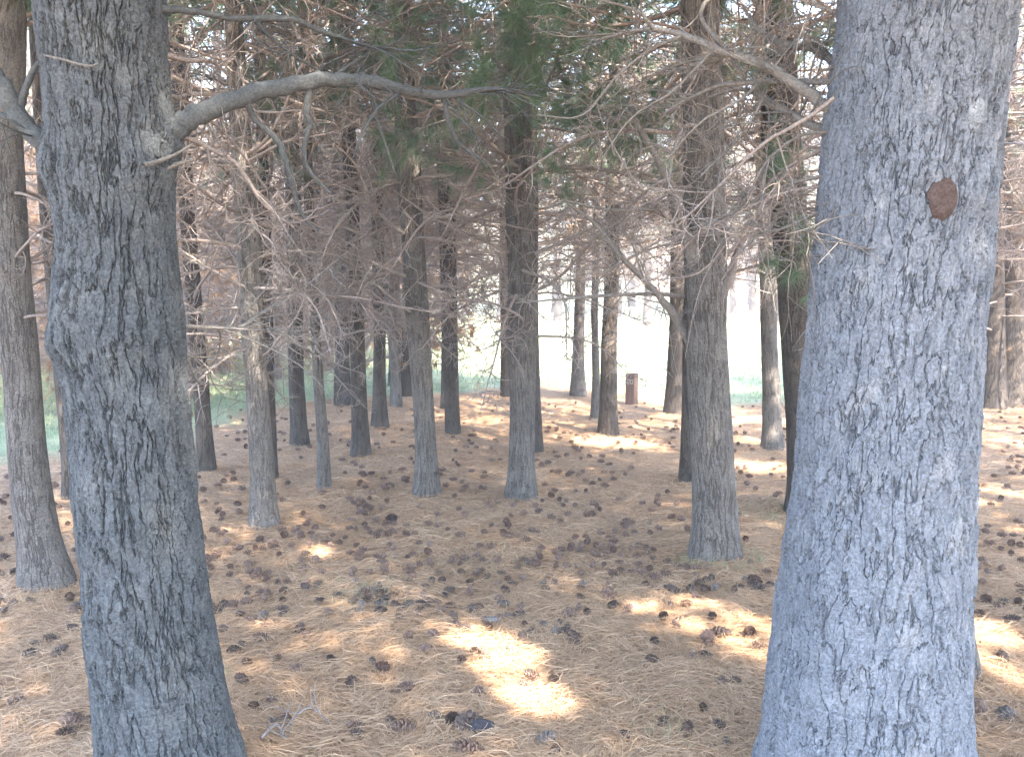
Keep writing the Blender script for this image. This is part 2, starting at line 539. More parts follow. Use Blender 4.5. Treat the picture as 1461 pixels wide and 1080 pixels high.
def crown(seed, z0, z1, R, nb, base=None, per=13, gaps=False, clus=15, width=0.007, lean=(0, 0), length=0.15):
    """limbs and tufts of needles between heights z0 and z1, in the tree's own space"""
    r = np.random.default_rng(seed)
    g = Geo()
    cen, dirs = [], []
    for k in range(nb):
        z = z0 + (z1 - z0) * ((k + r.uniform(0, 1)) / nb) ** 1.1
        f = (z - z0) / (z1 - z0)
        Rz = R * (1.0 - f) ** 0.75 * r.uniform(0.7, 1.12) + 0.25
        az = k * 2.39996 + r.uniform(-.5, .5)
        up = r.uniform(-0.08, 0.25) + 0.5 * f
        off = np.array([lean[0] * z, lean[1] * z, 0])
        ln = wander(r, off + [0, 0, z], (math.cos(az), math.sin(az), up), Rz, 8, 0.12, 0.015)
        mid = ln[5] + (base if base is not None else 0)
        g.tube(ln, np.linspace(0.016, 0.004, len(ln)) * (0.6 + 0.5 * Rz / R), 4, 1)
        n = max(3, int(clus * Rz / R))
        s = r.uniform(0.28, 1.0, n) ** 0.8 * (len(ln) - 1.001)
        i = s.astype(int)
        p = ln[i] + (ln[i + 1] - ln[i]) * (s - i)[:, None]
        sd = r.normal(0, 1, (n, 3)) * [1, 1, 0.5]
        p = p + sd * 0.17 * Rz ** 0.5
        t = ln[np.minimum(i + 1, len(ln) - 1)] - ln[i]; t /= np.linalg.norm(t, axis=1)[:, None]
        cen.append(p); dirs.append(t * 0.6 + sd * 0.35 + [0, 0, 0.25])
    cen = np.concatenate(cen); dirs = np.concatenate(dirs)
    if gaps:
        ok = ~in_gap(cen + base, 0.065)
        cen, dirs = cen[ok], dirs[ok]
    needles(g, cen, dirs, per, length, width, 0.55, r, 0)
    return g


def green_branch(seed, L):
    r = np.random.default_rng(seed)
    g = Geo()
    main = wander(r, (0, 0, 0), (1, 0, .05), L, 10, 0.12, -0.02)
    g.tube(main, np.linspace(0.012, 0.003, len(main)), 5, 1)
    cen, dirs = [], []
    for k in range(9):
        i = int(r.integers(3, len(main) - 1))
        t = main[i + 1] - main[i] if i + 1 < len(main) else main[i] - main[i - 1]
        t /= np.linalg.norm(t)
        d = t + r.normal(0, .6, 3)
        tw = wander(r, main[i], d, r.uniform(.15, .4), 4, .25, 0.03)
        g.tube(tw, np.linspace(.004, .002, len(tw)), 3, 1)
        for q in (2, 4):
            cen.append(tw[q]); dd = tw[q] - tw[q - 1]; dirs.append(dd / np.linalg.norm(dd))
    cen.append(main[-1]); dd = main[-1] - main[-2]; dirs.append(dd / np.linalg.norm(dd))
    needles(g, np.array(cen), np.array(dirs), 60, 0.17, 0.0032, 0.55, r, 0)
    return g


DEAD = [dead_branch(100 + i, L).mesh('dead_branch', [M['twig']]) for i, L in enumerate([0.8, 1.0, 1.2, 1.3, 1.4, 1.5, 1.6, 1.7, 1.8, 2.0, 1.1, 1.6])]
NEAR_DEAD = [dead_branch(150 + i, L, 0.75, 1.3, 0.42).mesh('dead_branch', [M['twig']]) for i, L in enumerate([0.9, 1.1, 1.2, 1.4, 1.5, 1.6, 1.8, 1.3])]
GREEN = [green_branch(200 + i, L).mesh('green_branch', [M['needle'], M['twig']]) for i, L in enumerate([1.1, 1.4, 1.7, 2.0])]

# ------------------------------------------------------------------ trunks
def trunk_profile(ctrl, Y):
    """photo outline [(py, xl, xr) ...] at distance Y -> heights, centre x, radius (world)"""
    c = sorted(ctrl, key=lambda q: -q[0])
    z, x, r = [], [], []
    for py, xl, xr in c:
        d = ray((xl + xr) / 2, py); t = Y / d[1]
        z.append(H + d[2] * t); x.append(d[0] * t); r.append((xr - xl) / 2 / F * t)
    return np.array(z), np.array(x), np.array(r)


def make_trunk(tree, ctrl, Y, mat, seed, dense=None, ztop=8.5, knots=(), gnd=0.0):
    z, x, r = trunk_profile(ctrl, Y)
    bx, bz = tree.location.x, tree.location.z
    z0 = gnd - 0.25
    z = np.concatenate([[z0], z]); x = np.concatenate([[x[0] - (x[1] - x[0]) * 0.2], x]); r = np.concatenate([[r[0] * (1.05 if dense else 1.18)], r])
    slope = np.clip((x[-1] - x[-3]) / max(z[-1] - z[-3], .2), -.06, .06)
    zt = z[-1]; xt = x[-1]; rt = r[-1]
    if ztop > zt + 0.3:
        for k in (0.25, 0.5, 0.75, 1.0):
            zz = zt + (ztop - zt) * k
            z = np.append(z, zz); x = np.append(x, xt + slope * 0.6 * (zz - zt)); r = np.append(r, rt * (1 - 0.85 * k))
    if dense:
        zlo, zhi, dz, nseg = dense
        zz = np.concatenate([np.arange(z0, zlo, 0.05), np.arange(zlo, zhi, dz), np.arange(zhi, z[-1], 0.12)])
    else:
        nseg = 30 if Y < 9 else 20
        zz = np.arange(z0, z[-1], 0.06 if Y < 9 else 0.11)
    fine = np.linspace(z[0], z[-1], 900)
    ker = np.hanning(31 if not dense else 21); ker /= ker.sum()
    pad = len(ker) // 2
    sm = lambda q: np.convolve(np.pad(np.interp(fine, z, q), pad, mode='edge'), ker, 'valid')
    X = np.interp(zz, fine, sm(x)); R = np.interp(zz, fine, sm(r))
    ang = np.linspace(math.pi / 2, math.pi / 2 + 2 * math.pi, nseg + 1)     # the seam is on the far side
    ca, sa = np.cos(ang), np.sin(ang)
    ZZ, A = np.meshgrid(zz, ang, indexing='ij')
    RR = R[:, None] * np.ones_like(A)
    lob = 0.05 * vnoise(np.cos(A) * 1.3 + seed * 3.1, np.sin(A) * 1.3, ZZ * 1.6, seed) + 0.03 * vnoise(np.cos(A) * 3, np.sin(A) * 3 + seed, ZZ * 5, seed + 1)
    RR = RR * (1 + lob)
    foot = np.clip(1 - (ZZ - gnd) / 0.35, 0, 1) ** 2                         # root flare, in lobes
    RR = RR * (1 + foot * (0.05 if dense else 0.16) * (0.4 + vnoise(np.cos(A) * 1.7 + 9, np.sin(A) * 1.7, ZZ * 0.5, seed + 2)))
    for (kz, ka, amp, w) in knots:                                           # whorl swellings where limbs grew
        da = (A - ka + math.pi) % (2 * math.pi) - math.pi
        RR = RR + amp * np.exp(-((ZZ - kz) / w) ** 2 - (da * R[:, None] / w) ** 2)
    V = np.stack([X[:, None] + RR * ca - bx, RR * sa, ZZ - bz], -1).reshape(-1, 3)
    n = nseg + 1
    i = np.arange(len(zz) - 1)[:, None] * n + np.arange(nseg)[None, :]
    fc = np.stack([i, i + 1, i + n + 1, i + n], -1).reshape(-1, 4)
    g = Geo(); g.add(V, fc)
    me = g.mesh('trunk', [mat])
    Rm = np.median(R[:max(3, len(R) // 2)])
    U = (A - math.pi / 2) * Rm
    uvl = me.uv_layers.new(name='UVMap')
    li = np.zeros(len(me.loops), np.int32); me.loops.foreach_get('vertex_index', li)
    uv = np.stack([U.ravel()[li] + seed * 7.3, ZZ.ravel()[li] + seed * 3.7], -1).astype(np.float32)
    uvl.data.foreach_set('uv', uv.ravel())
    o = link('trunk', me, tree)
    return (lambda h: (float(np.interp(h, zz, X)) - bx, float(np.interp(h, zz, R)))), zz[-1]


def blocked(p0, az, L):
    """would a branch starting at p0 poke at the camera or cross a beam of sun?"""
    for s in (0.25, 0.55, 0.9):
        q = p0 + np.array([math.cos(az), math.sin(az), 0.1]) * L * s
        if math.hypot(q[0], q[1]) < 2.6 or (q[1] < 3.4 and q[1] > -0.5 and abs(q[0]) < 0.68 * q[1] + 0.4):
            return True
    return False


def add_whorls(tree, prof, z0, z1, seed, step=0.36, per=4, scale=1.0, green=0.0, avoid=None):
    r = np.random.default_rng(seed)
    base = np.array(tree.location)
    z, cnt = z0, 0
    while z < z1:
        a0 = r.uniform(0, 6.28)
        pn = per if base[1] < 6.2 else per + 1 if base[1] > 8.3 and base[0] > -1 else per - 1
        for k in range(max(2, pn + int(r.integers(-1, 2)))):
            az = a0 + k * 6.28 / per + r.uniform(-.35, .35)
            h = z + r.uniform(-.07, .07)
            x, R = prof(base[2] + h)
            use_green = r.uniform() < green
            pool = GREEN if use_green else NEAR_DEAD if base[1] < 7.6 else DEAD
            me = pool[int(r.integers(len(pool)))]
            s = scale * r.uniform(0.75, 1.15) * (0.75 + 0.25 * min(1, (z - z0) / 1.5))
            p = base + np.array([x, 0, h])
            if blocked(p, az, 1.8 * s) or (avoid and avoid(p + np.array([math.cos(az), math.sin(az), 0]) * 1.2 * s)):
                continue
            if in_gap(p + np.array([math.cos(az), math.sin(az), 0.1]) * 0.9 * s, -0.02)[0] and r.uniform() < 0.7:
                continue
            o = link('branch', me, tree, (x + math.cos(az) * R * 0.85, math.sin(az) * R * 0.85, h))
            o.rotation_euler = (r.uniform(-.6, .6), -r.uniform(-.22, .32), az)
            o.scale = (s, s, s)
            cnt += 1
        z += step * r.uniform(0.8, 1.25)
    return cnt


CROWNS = [crown(300 + i, 3.4, 8.6, 1.9, 62, clus=18).mesh('crown', [M['needle'], M['twig']]) for i in range(4)]
LANDMARKS = []


def tree_from_photo(name, by, ctrl, mat, label, seed, z0=1.2, z1=None, per=4, step=0.36, scale=1.0, green=0.0, crown_kind='own',
                    dense=None, knots=(), Y=None, cat='tree', cz=3.6, group=None, avoid=None, ztop=8.5):
    bxl, bxr = ctrl[-1][1], ctrl[-1][2]
    p = ground_at((bxl + bxr) / 2, by)
    if Y is not None:
        p = np.array([p[0] / p[1] * Y, Y, float(gz(p[0] / p[1] * Y, Y))])
    t = empty(name, p)
    tag(t, label, cat, group)
    kn = [(q[0], q[1], q[2], q[3]) for q in knots]
    prof, top = make_trunk(t, ctrl, p[1], mat, seed, dense, ztop, kn, p[2])
    if z1 is None:
        z1 = 3.5 if p[1] < 7.2 else 4.1 if p[1] < 10 else 4.6
    n = add_whorls(t, prof, z0, z1, seed * 17 + 3, step, per, scale, green, avoid) if per else 0
    if crown_kind == 'own':
        near = p[1] < 7.2
        g = crown(seed * 5 + 1, cz, 8.8 if near else 7.0, 2.5 if p[1] < 4 else 2.1 if near else 1.9, (50 if p[0] < -1.4 and p[1] > 5.5 else 76) if near else 18 if p[0] < 0 else 30, base=p, gaps=True,
                  clus=34 if p[1] < 4 else 24 if near else 15, per=16, width=.014 if p[1] < 4 else .009)
        o = link('crown', g.mesh('crown', [M['needle'], M['twig']]), t)
    elif crown_kind == 'shared':
        o = link('crown', CROWNS[seed % 4], t)
        o.rotation_euler.z = seed * 1.7
    LANDMARKS.append((p, t, prof))
    return t, p, prof


BL, BR, BM, BD = M['bark_left'], M['bark_right'], M['bark_mid'], M['bark_dark']


def zpy(py, Y):
    return float(at(730, py, Y)[2])


# --- the two near trees
YL = float(ground_at(245, 1093)[1])
YR = float(ground_at(1236, 1104)[1])
T1, P1, prof1 = tree_from_photo('pine_tree', 1093, [(-160, 38, 215), (0, 60, 225), (90, 72, 228), (180, 80, 234), (240, 84, 240), (300, 90, 240), (360, 92, 242), (420, 86, 248), (470, 85, 255), (520, 95, 257),
    (580, 108, 262), (640, 114, 268), (720, 118, 275), (800, 130, 284), (900, 135, 297), (1000, 145, 314), (1050, 150, 326), (1093, 152, 342)], BL,
    'thick dark grey furrowed pine trunk with a long curved bare limb reaching right', 1, per=0, dense=(-0.1, 2.5, 0.0037, 360),
    knots=[(zpy(480, YL), math.radians(-65), .022, .06), (zpy(455, YL), math.radians(-110), .012, .06), (zpy(490, YL), math.radians(-130), .024, .05), (zpy(250, YL), math.radians(-40), .02, .06),
           (zpy(240, YL), math.radians(-150), .03, .07), (zpy(740, YL), math.radians(-80), .014, .05), (zpy(965, YL), math.radians(-70), .016, .06), (zpy(200, YL), math.radians(0), .03, .08)], cz=3.9)
T2, P2, prof2 = tree_from_photo('pine_tree', 1104, [(-160, 1222, 1452), (0, 1208, 1437), (100, 1196, 1421), (200, 1186, 1408), (280, 1178, 1400), (340, 1172, 1394), (420, 1162, 1390), (500, 1154, 1383), (600, 1146, 1376), (700, 1140, 1370),
    (800, 1128, 1370), (900, 1115, 1368), (1000, 1104, 1363), (1060, 1098, 1366), (1104, 1092, 1382)], BR,
    'thickest pine trunk, pale bluish grey scaly bark with a brown oval knot', 2, per=0, dense=(-0.1, 2.5, 0.0037, 520),
    knots=[(zpy(640, YR), math.radians(-85), .012, .07), (zpy(283, YR), math.radians(-63), .020, .065), (zpy(265, YR), math.radians(-105), .008, .05)], cz=3.9)


def limb(tree, name, ctl, mat, sides=10, n=40):
    """ctl: (px, py, Y, thickness px)"""
    P, R = [], []
    for px, py, Y, w in ctl:
        P.append(at(px, py, Y) - np.array(tree.location)); R.append(w / 2 / F * Y)
    pts = spline(P, n)
    rad = np.interp(np.linspace(0, 1, n), np.linspace(0, 1, len(R)), R)
    rr = np.random.default_rng(int(abs(ctl[0][0]) * 7 + ctl[-1][1]))
    rad = rad * (1 + rr.normal(0, .04, n))
    pts = pts + rr.normal(0, 1, (n, 3)) * rad[:, None] * 0.10
    g = Geo(); g.tube(pts, rad, sides)
    return g, pts, rad


def limb_obj(tree, name, ctl, mat, subs=(), sides=10, n=40, parent=None, twigs=0, seed=1, L=.3):
    g, pts, rad = limb(tree, name, ctl, mat, sides, n)
    r = np.random.default_rng(seed)
    for k in range(twigs):                                   # small dead twigs of this limb
        i = int(r.integers(n // 4, n - 2))
        t = pts[i + 1] - pts[i]; t /= np.linalg.norm(t)
        d = t * r.uniform(.2, .9) + r.normal(0, .75, 3)
        tw = wander(r, pts[i], d, L * r.uniform(.5, 1.3), 7, .35, r.uniform(-.06, .03))
        g.tube(tw, np.linspace(min(.0035, rad[i] * .6), .001, len(tw)), 4)
        for q in range(3):
            j = int(r.integers(1, 6))
            st = wander(r, tw[j], tw[j + 1] - tw[j] + r.normal(0, .05, 3), L * .4, 4, .5)
            g.tube(st, np.linspace(.0018, .0009, len(st)), 3)
    o = link(name, g.mesh(name, [mat]), parent or tree)
    if parent:
        pass
    for s in subs:
        gs, _, _ = limb(tree, 'side_branch', s, mat, 7, 28)
        link('side_branch', gs.mesh('side_branch', [mat]), o)
    return o


y = YL
limb_obj(T1, 'limb', [(222, 204, y, 50), (246, 185, y, 34), (290, 160, y + .02, 28), (350, 137, y + .06, 25), (420, 121, y + .12, 22), (480, 113, y + .18, 19), (540, 119, y + .25, 18),
                      (590, 132, y + .3, 14), (637, 136, y + .36, 12), (690, 128, y + .42, 8), (735, 131, y + .47, 6), (770, 138, y + .5, 3)], M['limb'],
         subs=[[(352, 148, y + .06, 10), (365, 172, y + .1, 9), (395, 200, y + .13, 9), (412, 245, y + .15, 8), (430, 305, y + .2, 5), (455, 330, y + .25, 3)],
               [(440, 128, y + .14, 11), (437, 160, y + .16, 10), (441, 178, y + .18, 10), (434, 215, y + .2, 7), (442, 245, y + .22, 6), (470, 275, y + .26, 4)],
               [(634, 140, y + .36, 8), (641, 175, y + .38, 7), (655, 205, y + .42, 6), (682, 225, y + .46, 4), (695, 240, y + .5, 2)],
               [(568, 134, y + .28, 6), (540, 155, y + .26, 5), (515, 195, y + .24, 4), (503, 228, y + .24, 2)],
               [(525, 120, y + .24, 6), (533, 155, y + .3, 5), (548, 200, y + .35, 4), (562, 245, y + .4, 2)],
               [(650, 142, y + .38, 4), (685, 165, y + .45, 3), (720, 200, y + .5, 2)],
               [(470, 112, y + .18, 4), (520, 80, y + .25, 3), (575, 55, y + .33, 2)]],
         n=70, twigs=16, seed=3, L=.22)
limb_obj(T1, 'limb', [(212, 8, y, 14), (240, 14, y, 10), (285, 18, y + .03, 9), (330, 26, y + .07, 8), (415, 28, y + .12, 8), (450, 42, y + .16, 7), (490, 55, y + .2, 5), (540, 70, y + .26, 4), (605, 72, y + .3, 2)], M['limb'],
         subs=[[(345, -8, y + .1, 7), (360, 25, y + .2, 6), (385, 52, y + .24, 5), (420, 80, y + .28, 4), (450, 98, y + .33, 3)]], n=50, twigs=8, seed=5)
limb_obj(T1, 'limb', [(130, 252, y, 44), (105, 236, y - .02, 34), (65, 208, y - .03, 28), (28, 168, y - .04, 26), (5, 125, y - .05, 23), (-30, 70, y - .06, 19), (-80, 10, y - .08, 16)], M['limb'],
         subs=[[(27, 160, y - .04, 12), (36, 130, y - .05, 10), (48, 100, y - .06, 8), (68, 80, y - .08, 5), (85, 72, y - .1, 3)],
               [(20, 170, y - .04, 10), (-6, 165, y - .03, 8), (-40, 180, y - .02, 5)]], n=44, twigs=8, seed=7)
limb_obj(T1, 'branch', [(232, 196, y, 12), (262, 196, y + .05, 8), (300, 212, y + .1, 7), (335, 232, y + .14, 6), (355, 260, y + .17, 6), (380, 295, y + .2, 5), (420, 325, y + .25, 3)], M['twig'], n=36, twigs=10, seed=9, sides=7)
limb_obj(T1, 'branch', [(205, 236, y - .15, 7), (232, 228, y - .08, 6), (255, 218, y - .02, 4), (275, 205, y, 3)], M['limb_pale'], n=20, sides=6)
limb_obj(T1, 'branch', [(228, 242, y - .05, 9), (255, 234, y, 7), (275, 228, y + .05, 5)], M['limb_pale'], n=16, sides=6)
limb_obj(T1, 'branch', [(64, 80, y - .2, 3), (85, 84, y - .2, 4), (110, 91, y - .2, 4), (128, 95, y - .19, 4), (140, 92, y - .17, 3)], M['limb_pale'], n=18, sides=6)
limb_obj(T1, 'branch', [(245, 465, y, 8), (275, 466, y + .1, 6), (320, 468, y + .2, 6), (345, 466, y + .25, 5), (375, 445, y + .32, 4), (400, 430, y + .4, 2)], M['limb_pale'], n=24, twigs=14, seed=11, sides=6, L=.4)
limb_obj(T1, 'branch', [(240, 482, y + .05, 6), (262, 500, y + .15, 4), (280, 540, y + .2, 4), (300, 548, y + .3, 3), (345, 552, y + .4, 2)], M['limb_pale'], n=24, twigs=12, seed=13, sides=6, L=.35)
limb_obj(T1, 'branch', [(225, 75, y + .02, 9), (265, 86, y + .1, 8), (300, 88, y + .2, 5), (330, 110, y + .3, 3)], M['twig'], n=24, twigs=9, seed=15, sides=6)
limb_obj(T1, 'branch', [(225, 130, y + .05, 7), (270, 150, y + .2, 6), (330, 200, y + .4, 4), (380, 270, y + .6, 3)], M['twig'], n=24, twigs=10, seed=16, sides=6)

y = YR
limb_obj(T2, 'limb', [(1215, 178, y + .02, 26), (1188, 160, y + .03, 18), (1140, 124, y + .06, 15), (1085, 92, y + .1, 13), (1020, 70, y + .14, 11), (980, 52, y + .18, 9), (930, 42, y + .22, 7), (890, 48, y + .26, 5), (850, 58, y + .3, 3)], M['limb_pale'],
         subs=[[(1040, 76, y + .12, 7), (1000, 20, y + .2, 6), (1040, -30, y + .22, 5)],
               [(975, 52, y + .18, 6), (930, 70, y + .25, 5), (880, 110, y + .3, 4), (830, 165, y + .36, 3), (770, 165, y + .4, 2)],
               [(1020, 70, y + .14, 5), (960, 130, y + .2, 4), (900, 170, y + .26, 3), (850, 240, y + .3, 2)],
               [(935, 43, y + .22, 5), (905, 15, y + .2, 4), (835, -5, y + .18, 3)],
               [(1100, 98, y + .1, 4), (1060, 140, y + .1, 4), (1000, 175, y + .14, 3), (950, 230, y + .18, 2)]], n=60, twigs=20, seed=21, L=.35)
limb_obj(T2, 'limb', [(1215, 205, y + .05, 20), (1184, 190, y + .08, 14), (1145, 172, y + .14, 12), (1105, 150, y + .2, 11), (1080, 134, y + .25, 9), (1050, 128, y + .3, 6), (1010, 140, y + .36, 4)], M['limb_pale'], n=40, twigs=14, seed=23, L=.35)
limb_obj(T2, 'limb', [(1215, 96, y + .1, 18), (1190, 88, y + .14, 13), (1160, 70, y + .2, 11), (1115, 62, y + .28, 9), (1080, 40, y + .35, 6), (1060, 10, y + .4, 4)], M['limb_pale'], n=40, twigs=12, seed=25, L=.3)
limb_obj(T2, 'branch', [(1210, 122, y + .02, 12), (1180, 118, y + .06, 9), (1130, 117, y + .12, 8), (1080, 118, y + .18, 7), (1030, 122, y + .24, 6), (990, 138, y + .3, 5), (950, 160, y + .36, 3)], M['limb_pale'], n=40, twigs=12, seed=27, sides=7, L=.3)
tw_ctl = [
    [(1190, 140, y - .1, 6), (1150, 170, y - .06, 6), (1090, 205, y, 5), (1030, 262, y + .06, 4), (990, 300, y + .1, 3), (960, 330, y + .14, 2)],
    [(1185, 188, y, 6), (1140, 195, y + .02, 5), (1095, 230, y + .06, 4), (1060, 290, y + .1, 3), (1030, 300, y + .15, 2)],
    [(1180, 250, y, 6), (1130, 262, y + .05, 5), (1080, 285, y + .1, 4), (1025, 312, y + .15, 4), (960, 335, y + .2, 2)],
    [(1178, 266, y + .02, 5), (1120, 275, y + .06, 4), (1050, 305, y + .14, 4), (985, 345, y + .2, 3), (950, 390, y + .25, 2)],
    [(1175, 300, y, 5), (1120, 325, y + .05, 4), (1070, 345, y + .1, 3), (1030, 400, y + .15, 2)],
    [(1188, 60, y + .1, 5), (1130, 75, y + .16, 4), (1060, 190, y + .2, 3), (1000, 250, y + .24, 2)],
    [(1195, 20, y + .1, 6), (1130, -5, y + .15, 5), (1060, -30, y + .2, 4)],
    [(1120, 0, y + .1, 3), (1122, 25, y + .1, 3), (1132, 42, y + .1, 2), (1145, 48, y + .1, 2)],
    [(1130, 300, y, 3), (1135, 330, y, 3), (1150, 350, y, 2)],
    [(1178, 210, y + .05, 5), (1100, 260, y + .2, 4), (1010, 380, y + .4, 3), (940, 400, y + .5, 2)]]
for k, c in enumerate(tw_ctl):
    limb_obj(T2, 'branch', c, M['limb_pale'] if k % 3 else M['twig'], n=30, twigs=9, seed=31 + k, sides=6, L=.3)


def scar(tree, prof, px, py, Y, w, h, mat, label=None, thick=.012, seed=0):
    """an oval healed knot on the near side of a trunk"""
    r = np.random.default_rng(seed)
    d = ray(px, py)
    cx, cy = tree.location.x, tree.location.y
    t = cy / d[1]
    for _ in range(8):                                       # where the line of sight meets the round trunk
        z = H + d[2] * t
        x, R = prof(z)
        off = d[0] * t - (cx + x)
        t = (cy - math.sqrt(max(1e-4, R * R - min(off, R * .95) ** 2))) / d[1]
    p = np.array([d[0] * t, d[1] * t, H + d[2] * t])
    Y = p[1]
    a0 = math.asin(max(-.95, min(.95, (p[0] - cx - x) / R)))
    Wm, Hm = w / F * Y / 2, h / F * Y / 2
    g = Geo()
    rings, seg = 9, 28
    V = [[0, 0]]
    for i in range(1, rings + 1):
        for k in range(seg):
            th = 2 * math.pi * k / seg
            jag = (abs(math.cos(th)) ** 4 + abs(math.sin(th)) ** 4) ** -.25 * (.92 + 0.07 * math.sin(3 * th + 1) + 0.06 * math.sin(7 * th) + .04 * math.sin(13 * th))
            V.append([Wm * math.cos(th) * i / rings * jag, Hm * math.sin(th) * i / rings * jag])
    V = np.array(V)
    rr = np.hypot(V[:, 0] / Wm, V[:, 1] / Hm)
    bump = thick * (0.9 - 2.6 * np.clip(rr - .75, 0, .5) / .5 + 0.22 * vnoise(V[:, 0] * 110, V[:, 1] * 110, seed=seed))
    ang = a0 + V[:, 0] / R
    rad = R * 1.0 + .013 + bump
    W = np.stack([x + np.sin(ang) * rad, -np.cos(ang) * rad, p[2] + V[:, 1] - tree.location.z], -1)
    fs = []
    for k in range(seg):
        fs.append([0, 1 + k, 1 + (k + 1) % seg])
    g.add(W, np.array(fs))
    q = []
    for i in range(rings - 1):
        for k in range(seg):
            a, b = 1 + i * seg + k, 1 + i * seg + (k + 1) % seg
            q.append([a, a + seg, b + seg, b])
    g.f.append(np.array(q)); g.m.append(np.zeros(len(q), np.int32))
    o = link('knot', g.mesh('knot', [mat]), tree)
    if label:
        o['label'] = label
    return o


scar(T2, prof2, 1341, 283, YR, 44, 66, M['scar'], 'brown oval knot', .014, 1)

# --- the other trunks that stand in the photo
no_view = None
tree_from_photo('pine_tree', 788, [(-40, 968, 1024), (0, 972, 1026), (100, 972, 1030), (200, 976, 1034), (300, 974, 1036), (400, 978, 1037), (415, 976, 1040), (440, 980, 1036), (520, 980, 1040), (600, 984, 1044), (700, 988, 1050), (760, 989, 1053), (788, 986, 1057)], BM,
                'grey brown pine trunk with grass tufts at its foot, left of the thickest trunk', 3, z0=1.7, per=5, step=.33, cz=3.4)
T3, P3, prof3 = LANDMARKS[-1][1], LANDMARKS[-1][0], LANDMARKS[-1][2]
y = float(P3[1])
limb_obj(T3, 'limb', [(1008, 425, y, 26), (995, 400, y - .02, 20), (985, 350, y - .08, 17), (968, 310, y - .12, 15), (948, 250, y - .2, 12), (925, 205, y - .26, 9), (900, 165, y - .3, 6), (870, 150, y - .3, 3)], M['limb_pale'],
         subs=[[(975, 325, y - .1, 7), (930, 300, y - .2, 6), (870, 300, y - .3, 5), (800, 285, y - .35, 3)]], n=40, twigs=22, seed=41, L=.5)
limb_obj(T3, 'limb', [(1008, 555, y + .06, 20), (994, 510, y + .06, 17), (972, 466, y + .03, 13), (946, 430, y - .03, 11), (920, 400, y - .1, 9), (880, 360, y - .25, 8), (850, 320, y - .3, 5), (810, 290, y - .35, 3)], M['limb_pale'], n=40, twigs=26, seed=42, L=.5)
limb_obj(T3, 'limb', [(1025, 425, y, 22), (1042, 395, y - .02, 12), (1052, 360, y - .05, 8), (1075, 320, y - .1, 5), (1100, 290, y - .14, 3)], M['twig'], n=30, twigs=12, seed=43, L=.35)
limb_obj(T3, 'branch', [(1008, 424, y + .05, 9), (930, 420, y - .05, 6), (860, 422, y - .35, 6), (790, 428, y - .45, 4), (735, 432, y - .5, 2)], M['limb_pale'], n=36, twigs=14, seed=44, L=.45, sides=6)

B = tree_from_photo
B('pine_tree', 686, [(0, 985, 1003), (300, 980, 999), (480, 974, 996), (560, 973, 995), (640, 971, 993), (686, 968, 993)], BD,
  'dark slim pine trunk half hidden behind the grey brown trunk', 4, z0=1.7)
B('pine_tree', 728, [(-40, 1086, 1128), (0, 1088, 1130), (200, 1086, 1142), (300, 1098, 1150), (400, 1110, 1164), (480, 1115, 1161), (600, 1122, 1164), (700, 1124, 1168), (728, 1121, 1172)], BD,
  'dark pine with green needle sprays, half hidden behind the thickest trunk', 5, z0=1.75, per=4)
T5, P5, prof5 = LANDMARKS[-1][1], LANDMARKS[-1][0], LANDMARKS[-1][2]
B('pine_tree', 638, [(0, 1075, 1098), (300, 1080, 1103), (420, 1085, 1109), (480, 1086, 1108), (560, 1088, 1113), (610, 1088, 1115), (638, 1086, 1120)], BM,
  'thin pine trunk with sun dappled foot in front of the bright meadow', 6, z0=1.75)
B('pine_tree', 588, [(0, 968, 990), (300, 958, 984), (470, 955, 977), (540, 951, 974), (588, 947, 976)], BD,
  'dark pine trunk at the grove edge just right of the short wooden post', 7, z0=1.8)
B('pine_tree', 618, [(0, 872, 892), (240, 865, 886), (440, 861, 882), (500, 857, 880), (560, 856, 880), (618, 853, 883)], BD,
  'dark pine trunk at the grove edge just left of the short wooden post', 8, z0=1.7)
B('pine_tree', 595, [(0, 850, 860), (300, 846, 857), (450, 843, 853), (540, 845, 856), (595, 842, 857)], BM,
  'thinnest pine trunk, beside the dark one left of the wooden post', 9, z0=1.8, per=3)
B('pine_tree', 562, [(0, 832, 845), (300, 825, 838), (450, 819, 834), (520, 816, 834), (562, 813, 837)], BM,
  'greyish pine trunk standing alone on the grass edge before the white meadow', 10, z0=1.9)
B('pine_tree', 708, [(-40, 718, 752), (0, 720, 754), (150, 718, 758), (300, 722, 763), (400, 726, 764), (470, 724, 766), (520, 727, 764), (600, 728, 763), (670, 725, 763), (708, 720, 766)], BM,
  'sturdy grey pine trunk standing in the middle of the grove', 11, z0=1.25, per=5, step=.3, cz=3.6)
T11, P11, prof11 = LANDMARKS[-1][1], LANDMARKS[-1][0], LANDMARKS[-1][2]
B('pine_tree', 642, [(0, 742, 764), (300, 745, 768), (450, 745, 768), (560, 748, 771), (642, 752, 776)], BD,
  'dark pine trunk hidden close behind the right side of the middle trunk', 12, z0=1.5)
B('pine_tree', 564, [(0, 712, 728), (300, 713, 729), (450, 714, 729), (564, 714, 732)], BD,
  'dark far pine trunk showing on the left side of the middle trunk', 13, z0=1.6)
B('pine_tree', 703, [(-40, 558, 580), (0, 561, 584), (100, 564, 590), (200, 564, 598), (300, 570, 603), (450, 580, 612), (560, 588, 618), (620, 592, 622), (670, 592, 625), (703, 588, 628)], BM,
  'leaning grey brown pine trunk left of the middle trunk', 14, z0=1.3, per=5, step=.34)
B('pine_tree', 617, [(0, 616, 638), (200, 621, 645), (300, 626, 650), (450, 629, 653), (560, 633, 655), (617, 636, 657)], BD,
  'dark straight pine trunk between the leaning trunk and the middle trunk', 15, z0=1.4)
